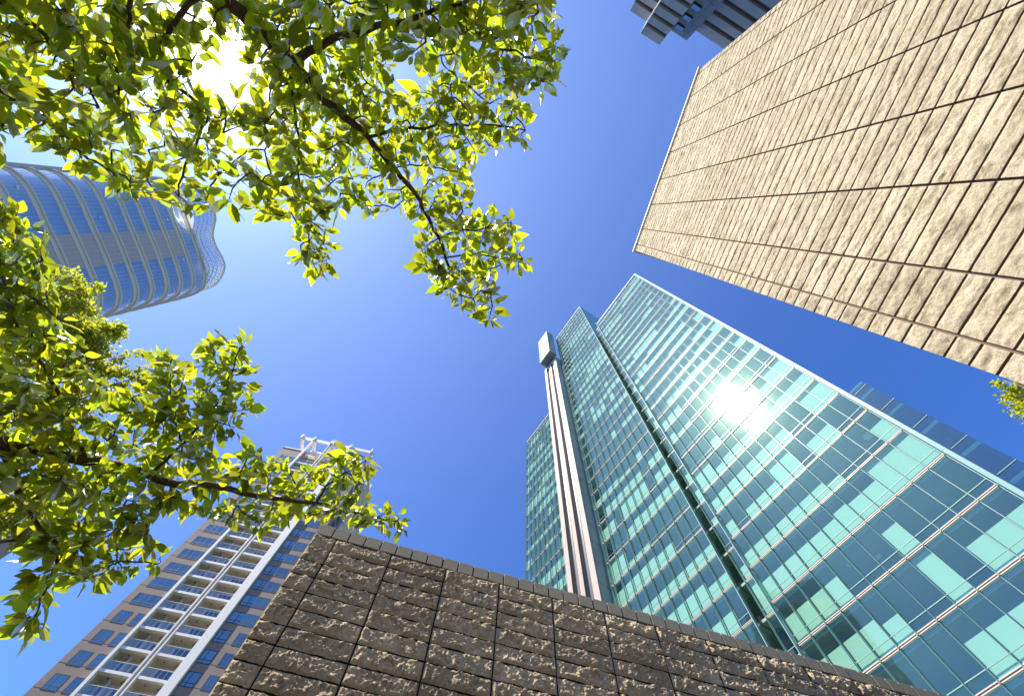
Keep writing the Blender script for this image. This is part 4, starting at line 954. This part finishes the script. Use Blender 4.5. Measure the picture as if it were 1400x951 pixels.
TWIGS_B = """-1,-253,86,156,34 0,-249,90,158,33 1,-245,95,161,31 2,-240,100,163,30 3,-235,105,166,29 4,-230,109,169,27 5,-225,113,172,26 6,-219,118,175,24 7,-213,122,179,23 8,-206,127,182,22 9,-199,132,185,20 10,-192,138,187,19 11,-184,141,191,18 12,-175,145,195,16 13,-166,150,198,15 14,-157,155,200,14 15,-147,159,203,12 16,-137,163,206,11 17,-126,166,209,9 18,-115,171,210,8 19,-103,175,212,7 20,-91,179,213,5 21,-79,182,214,4 0,-248,89,160,17 23,-244,97,161,16 24,-240,105,161,14 25,-237,114,160,13 26,-235,123,157,12 27,-231,132,156,10 28,-227,141,154,9 29,-222,149,154,8 30,-220,157,150,7 31,-220,163,145,6 32,-221,169,140,4 33,-221,175,135,3 -1,-249,33,173,12 35,-244,31,177,10 36,-240,30,182,9 37,-236,33,185,7 38,-232,39,188,6 39,-229,46,190,4 10,-194,127,191,9 41,-189,121,198,8 42,-184,114,205,7 43,-179,107,212,6 44,-174,97,218,5 45,-171,87,224,4 46,-168,75,229,3 18,-122,159,216,6 48,-112,154,223,4 49,-101,149,229,3 7,-222,108,177,9 51,-225,97,179,9 52,-228,87,180,8 53,-230,77,181,7 54,-233,68,182,7 55,-235,59,182,6 56,-237,50,181,6 57,-238,40,182,5 58,-238,30,183,4 59,-238,21,184,4 60,-238,12,184,3 29,-222,146,156,6 62,-216,152,157,6 63,-210,159,158,5 64,-203,165,160,4 65,-196,168,163,4 66,-189,172,166,3 42,-193,108,201,5 68,-195,94,205,4 69,-195,79,210,3 27,-235,123,158,4 61,-242,13,187,4 35,-246,32,170,4 11,-193,140,189,4 15,-156,156,200,4 66,-200,170,165,4 20,-105,176,212,4 4,-236,106,166,4 49,-113,152,223,4 59,-242,30,185,4 57,-230,47,176,4 54,-238,82,187,4 23,-248,90,159,4 40,-238,48,199,4 43,-190,121,213,4 14,-168,148,199,4 55,-238,71,187,4 18,-130,171,212,4 47,-171,75,237,4 48,-126,159,217,4 46,-181,89,233,4 58,-229,39,177,4 26,-229,112,156,4 30,-218,145,149,4 10,-191,129,176,4 19,-106,163,198,4 8,-207,122,173,4 38,-241,35,187,4 62,-223,147,159,4 33,-234,176,147,4 36,-245,33,179,4 22,-80,181,218,4 51,-220,104,174,4 67,-190,171,169,4 34,-229,183,138,4 9,-205,124,178,4 12,-176,139,187,4 13,-179,151,204,4 63,-204,147,151,4 5,-242,115,175,4 52,-213,91,167,4 22,-77,184,211,4 50,-101,141,222,4 25,-243,109,162,4 60,-239,18,185,4 39,-238,39,189,4 52,-222,99,179,4 6,-220,109,171,4 36,-244,28,177,4 21,-87,177,215,4 64,-211,160,156,4 68,-184,99,194,4 32,-229,171,148,4 12,-191,142,197,4 21,-93,175,207,4 65,-200,162,154,4 42,-188,115,196,4 69,-191,96,199,4 31,-213,150,148,4 44,-174,102,211,4 25,-238,104,162,4 34,-208,161,127,4 28,-224,131,153,4 37,-242,28,181,4 3,-256,105,178,4 24,-248,103,164,4 64,-208,157,160,4 70,-183,71,199,4 44,-171,104,198,4 50,-104,158,233,4 9,-206,132,181,4 58,-241,42,181,4 7,-222,121,182,4 7,-224,116,177,4 5,-217,105,163,4 53,-231,85,185,4 62,-234,149,162,4 17,-139,173,212,4 42,-184,119,198,4 6,-219,113,165,4 41,-198,124,190,4 69,-198,91,205,4 56,-221,51,173,4 8,-222,124,189,4 31,-219,157,146,4 1,-255,91,160,4 46,-172,91,233,4 49,-108,158,224,4 19,-118,167,214,4 63,-209,151,150,4 65,-202,170,160,4 13,-181,152,197,4 69,-189,91,206,4 38,-232,28,184,4 5,-229,104,170,4 43,-185,108,203,4 23,-247,85,161,4 70,-210,90,221,4 63,-215,147,158,4 16,-153,156,207,4 10,-200,126,182,4 16,-145,161,197,4 26,-235,109,162,4 47,-178,85,239,4 55,-248,67,194,4 53,-217,88,174,4 39,-234,44,189,4 15,-166,155,207,4 53,-226,83,175,4 39,-231,39,192,4 45,-164,99,209,4 10,-203,136,195,4 60,-252,22,190,4 54,-234,75,188,4 28,-230,127,158,4 19,-121,172,209,4 2,-254,94,169,4 45,-166,91,215,4 60,-239,23,188,4 17,-140,168,221,4 27,-237,127,156,4 41,-200,138,200,4 42,-183,123,190,4 4,-238,101,170,4 59,-245,36,186,4 47,-175,73,229,4 49,-109,151,208,4 20,-102,178,223,4 65,-203,159,162,4 21,-83,179,205,4 193,-178,126,191,4 178,-162,142,199,4 184,-233,72,192,4 168,-218,89,223,4 202,-163,139,206,4 199,-206,167,170,4 84,-239,54,201,4 191,-238,122,155,4 206,-205,161,173,4 113,-111,144,226,4 207,-243,62,203,4 172,-145,173,205,4 169,-212,140,158,4 165,-224,97,169,4 155,-218,155,142,4 71,-242,126,167,4 35,-244,37,171,4 214,-218,89,162,4 177,-242,46,190,4 190,-140,156,214,4 220,-145,151,218,4 220,-144,159,210,4 94,-225,152,150,4 204,-218,83,227,4 156,-248,93,152,4 93,-218,107,153,4 122,-191,100,207,4 41,-206,127,205,4 228,-207,121,199,4 216,-238,124,170,4 150,-202,110,150,4 231,-221,123,160,4 181,-158,100,196,4 111,-209,84,161,4 100,-231,167,143,4 2,-256,100,164,4 236,-268,108,168,4 210,-122,150,231,4 238,-128,156,229,4 201,-154,108,172,4 61,-235,6,185,4 176,-209,82,173,4 137,-211,152,161,4 243,-202,149,160,4 244,-186,136,152,4 44,-196,108,226,4 246,-196,100,224,4 247,-184,98,219,4 153,-232,51,187,4 170,-152,149,211,4 142,-243,39,179,4 251,-235,41,169,4 118,-223,103,171,4 139,-159,103,190,4 217,-243,41,167,4 213,-223,146,172,4 256,-218,150,171,4 68,-190,102,190,4 258,-199,103,192,4 258,-191,110,191,4 259,-207,100,197,4 261,-193,86,182,4 262,-185,82,181,4 180,-237,34,198,4 264,-242,31,199,4 241,-244,2,196,4 266,-236,1,195,4 179,-226,85,170,4 268,-227,84,166,4 175,-250,69,189,4 74,-182,139,177,4 254,-162,111,189,4 269,-242,88,172,4 273,-238,93,168,4 136,-261,108,168,4 275,-252,110,160,4 276,-225,104,145,4 277,-220,107,141,4 278,-217,104,143,4 91,-190,87,236,4 276,-255,110,157,4 277,-220,103,137,4 248,-186,94,229,4 57,-248,56,185,4 271,-185,149,187,4 285,-185,158,192,4 286,-186,168,200,4 225,-242,97,147,4 108,-182,147,210,4 117,-213,92,177,4 261,-204,97,187,4 271,-194,141,183,4 292,-185,141,171,4 188,-167,99,225,4 167,-254,86,171,4 295,-251,87,173,4 295,-246,78,163,4 266,-236,-4,190,4 298,-233,-1,184,4 299,-240,-4,187,4 300,-233,-5,177,4 300,-227,1,174,4 302,-226,6,170,4 303,-234,7,172,4 304,-263,6,189,4 205,-169,139,220,4 306,-156,138,211,4 229,-215,128,200,4 308,-218,122,199,4 309,-227,129,201,4 245,-188,133,157,4 311,-178,122,152,4 311,-180,136,154,4 313,-183,133,159,4 314,-183,140,162,4 315,-174,139,153,4 316,-185,155,161,4 163,-186,84,207,4 281,-256,108,154,4 319,-268,118,158,4 320,-252,118,149,4 321,-265,120,160,4 291,-214,94,195,4 119,-236,22,171,4 289,-184,141,203,4 289,-197,148,226,4 326,-194,151,233,4 254,-151,105,189,4 249,-229,57,184,4 205,-161,147,211,4 296,-262,83,180,4 331,-256,77,180,4 332,-243,67,173,4 333,-253,64,178,4 334,-252,62,173,4 335,-259,59,181,4 335,-243,57,164,4 334,-265,67,192,4 337,-258,57,170,4 339,-253,51,170,4 338,-272,62,196,4 341,-267,55,194,4 338,-250,64,186,4 343,-228,64,168,4 309,-217,114,201,4 143,-215,110,177,4 346,-215,105,180,4 347,-201,104,172,4 348,-193,97,170,4 349,-189,89,164,4 332,-269,78,184,4 351,-276,74,186,4 352,-271,78,179,4 353,-280,85,181,4 354,-287,92,182,4 354,-274,77,176,4 356,-289,76,189,4 274,-236,90,162,4 257,-227,153,184,4 158,-103,164,219,4 360,-104,163,210,4 87,-238,67,192,4 290,-210,89,180,4 232,-244,141,173,4 364,-234,141,169,4 365,-231,141,163,4 365,-246,144,182,4 269,-233,79,170,4 368,-246,78,176,4 368,-218,72,164,4 370,-207,63,154,4 189,-252,20,204,4 372,-259,15,208,4 373,-254,9,206,4 372,-249,24,205,4 375,-227,21,192,4 376,-230,16,195,4 373,-246,12,203,4 378,-249,6,209,4 261,-211,103,209,4 97,-205,121,165,4 381,-194,115,151,4 382,-200,112,155,4 312,-180,126,160,4 256,-215,133,163,4 264,-252,32,218,4 336,-261,54,180,4 221,-152,145,219,4 304,-246,13,176,4 389,-241,16,176,4 390,-241,18,171,4 390,-235,15,176,4 126,-191,155,142,4 393,-186,147,133,4 394,-188,143,132,4 382,-189,119,150,4 287,-182,167,205,4 397,-165,163,191,4 398,-159,154,190,4 399,-153,159,188,4 203,-228,71,195,4 401,-223,62,192,4 401,-219,76,188,4 403,-226,79,188,4 403,-204,76,178,4 405,-196,78,175,4 400,-143,161,184,4 73,-245,26,171,4 282,-208,101,127,4 90,-134,153,219,4 305,-264,0,195,4 411,-258,-5,190,4 280,-202,81,250,4 278,-222,114,139,4 97,-190,120,159,4 280,-198,88,233,4 233,-155,103,205,4"""
NL_B = 71
pA = np.array([0.0, 0.0, 0.0])
cherry('cherry_tree', TWIGS_A, NL_A, 'cherry tree branches with broad backlit leaves across the upper left, around the sun',
       [([(-2.6, -3.4, 0), (-2.55, -3.35, 0.9), (-2.5, -3.2, 1.9), (-2.35, -2.9, 2.7)], [0.17, 0.13, 0.11, 0.08])], 3, 0.052, 0.092, 0.25, 0.0135)
cherry('cherry_tree', TWIGS_B, NL_B, 'cherry tree with a dark limb reaching right over the apartment tower, lower left',
       [([(-4.9, 1.0, 0), (-4.85, 1.05, 0.9), (-4.7, 1.1, 1.8), (-4.3, 1.2, 2.5)], [0.17, 0.13, 0.11, 0.08])], 8, 0.052, 0.086, 0.45, 0.0105)

def clump_tree(name, label, blobs, base, trunk_r, leaf, dens, seed, mat):
    rng = np.random.default_rng(seed)
    root = empty(name, (base[0], base[1], 0)); tag(root, label, 'tree')
    off = np.array([base[0], base[1], 0])
    B = np.array([(b[0], b[1], b[2]+EYE, b[3]) for b in blobs])
    cen = B[:, :3].mean(0)
    zf = B[:, 2].min()*0.55
    tr = MB().tube([(0, 0, 0), (0.05, 0, zf*0.5), (0, 0.05, zf)], [trunk_r, trunk_r*0.8, trunk_r*0.65], 12)
    tr.build('trunk', M_BARK2, root, smooth=True)
    P, D, Nn, L = [], [], [], []
    for b in B:
        c = b[:3]-off
        mid = np.array([c[0]*0.45, c[1]*0.45, zf+(c[2]-zf)*0.45])
        MB().tube([(0, 0, zf*0.98), tuple(mid), tuple(c)], [trunk_r*0.35, trunk_r*0.16, 0.02], 6).build('branch', M_BARK2, root, smooth=True)
        n = int(dens*b[3]**2)
        # sub-clumps over the blob's shell
        k = max(6, int(9*b[3]))
        sc_ = rng.normal(0, 1, (k, 3)); sc_ /= np.linalg.norm(sc_, axis=1, keepdims=True); sc_ *= b[3]*rng.uniform(0.55, 1.05, (k, 1))
        w_ = rng.integers(0, k, n)
        q = sc_[w_] + rng.normal(0, 0.13*b[3], (n, 3))
        P.append(c+q); d = q/(np.linalg.norm(q, axis=1, keepdims=True)+1e-6)+rng.normal(0, 0.6, (n, 3)); D.append(d)
        Nn.append(rng.normal(0, 0.6, (n, 3))+np.array([0, 0, 1.0])); L.append(rng.uniform(0.7, 1.3, n)*leaf)
    V, F = leaves(np.concatenate(P), np.concatenate(D), np.concatenate(Nn), np.concatenate(L), rng, aspect=0.55)
    np_mesh('crown', V, F, mat, root, smooth=True)

ZELK = [ (-17.62,3.51,15.91,0.92),(-17.33,4.44,16.00,1.00),(-17.18,5.34,15.88,1.00),(-16.75,6.11,16.06,0.79),(-16.57,6.69,16.03,0.58),(-16.92,6.68,15.66,0.83),(-17.91,2.95,15.70,1.00),(-17.83,4.36,15.47,1.25),(-17.61,5.54,15.33,1.25),(-17.42,6.71,15.09,1.09),(-18.15,4.00,15.19,1.25),(-18.23,2.88,15.34,1.09),(-18.40,4.73,14.67,1.50),(-17.98,6.21,14.63,1.50),(-18.74,3.83,14.50,1.50),(-18.71,5.90,13.83,1.50),(-18.52,9.28,12.13,1.09),(-18.09,10.06,12.15,1.00),(-17.79,10.68,12.06,0.92),(-17.76,11.11,11.71,0.67),(-17.56,11.25,11.87,0.50),(-18.31,10.09,11.79,0.92),(-18.70,9.62,11.57,1.42),(-19.01,8.43,11.97,1.67),(-18.57,8.31,12.74,1.50),(-17.76,9.88,12.77,1.09) ]
clump_tree('zelkova_tree', 'sunlit yellow-green small-leaved tree with rounded clumps behind the left cherry branches', ZELK, (-19.0, 7.0), 0.32, 0.15, 700, 5, M_LEAFZ)
RZ = [ (14.73,4.91,12.61,0.31),(14.86,5.01,12.41,0.42),(14.96,5.17,12.22,0.49),(15.08,5.31,12.01,0.56),(15.21,5.09,11.95,0.70),(14.99,4.87,12.31,0.28),(15.31,5.43,11.66,0.83),(15.6,5.2,11.0,1.2),(15.2,4.4,10.9,1.1) ]
clump_tree('plaza_tree', 'small yellow-green tree tip peeking out below the granite slab at the right edge', RZ, (15.6, 5.0), 0.2, 0.09, 1600, 6, M_LEAFZ)
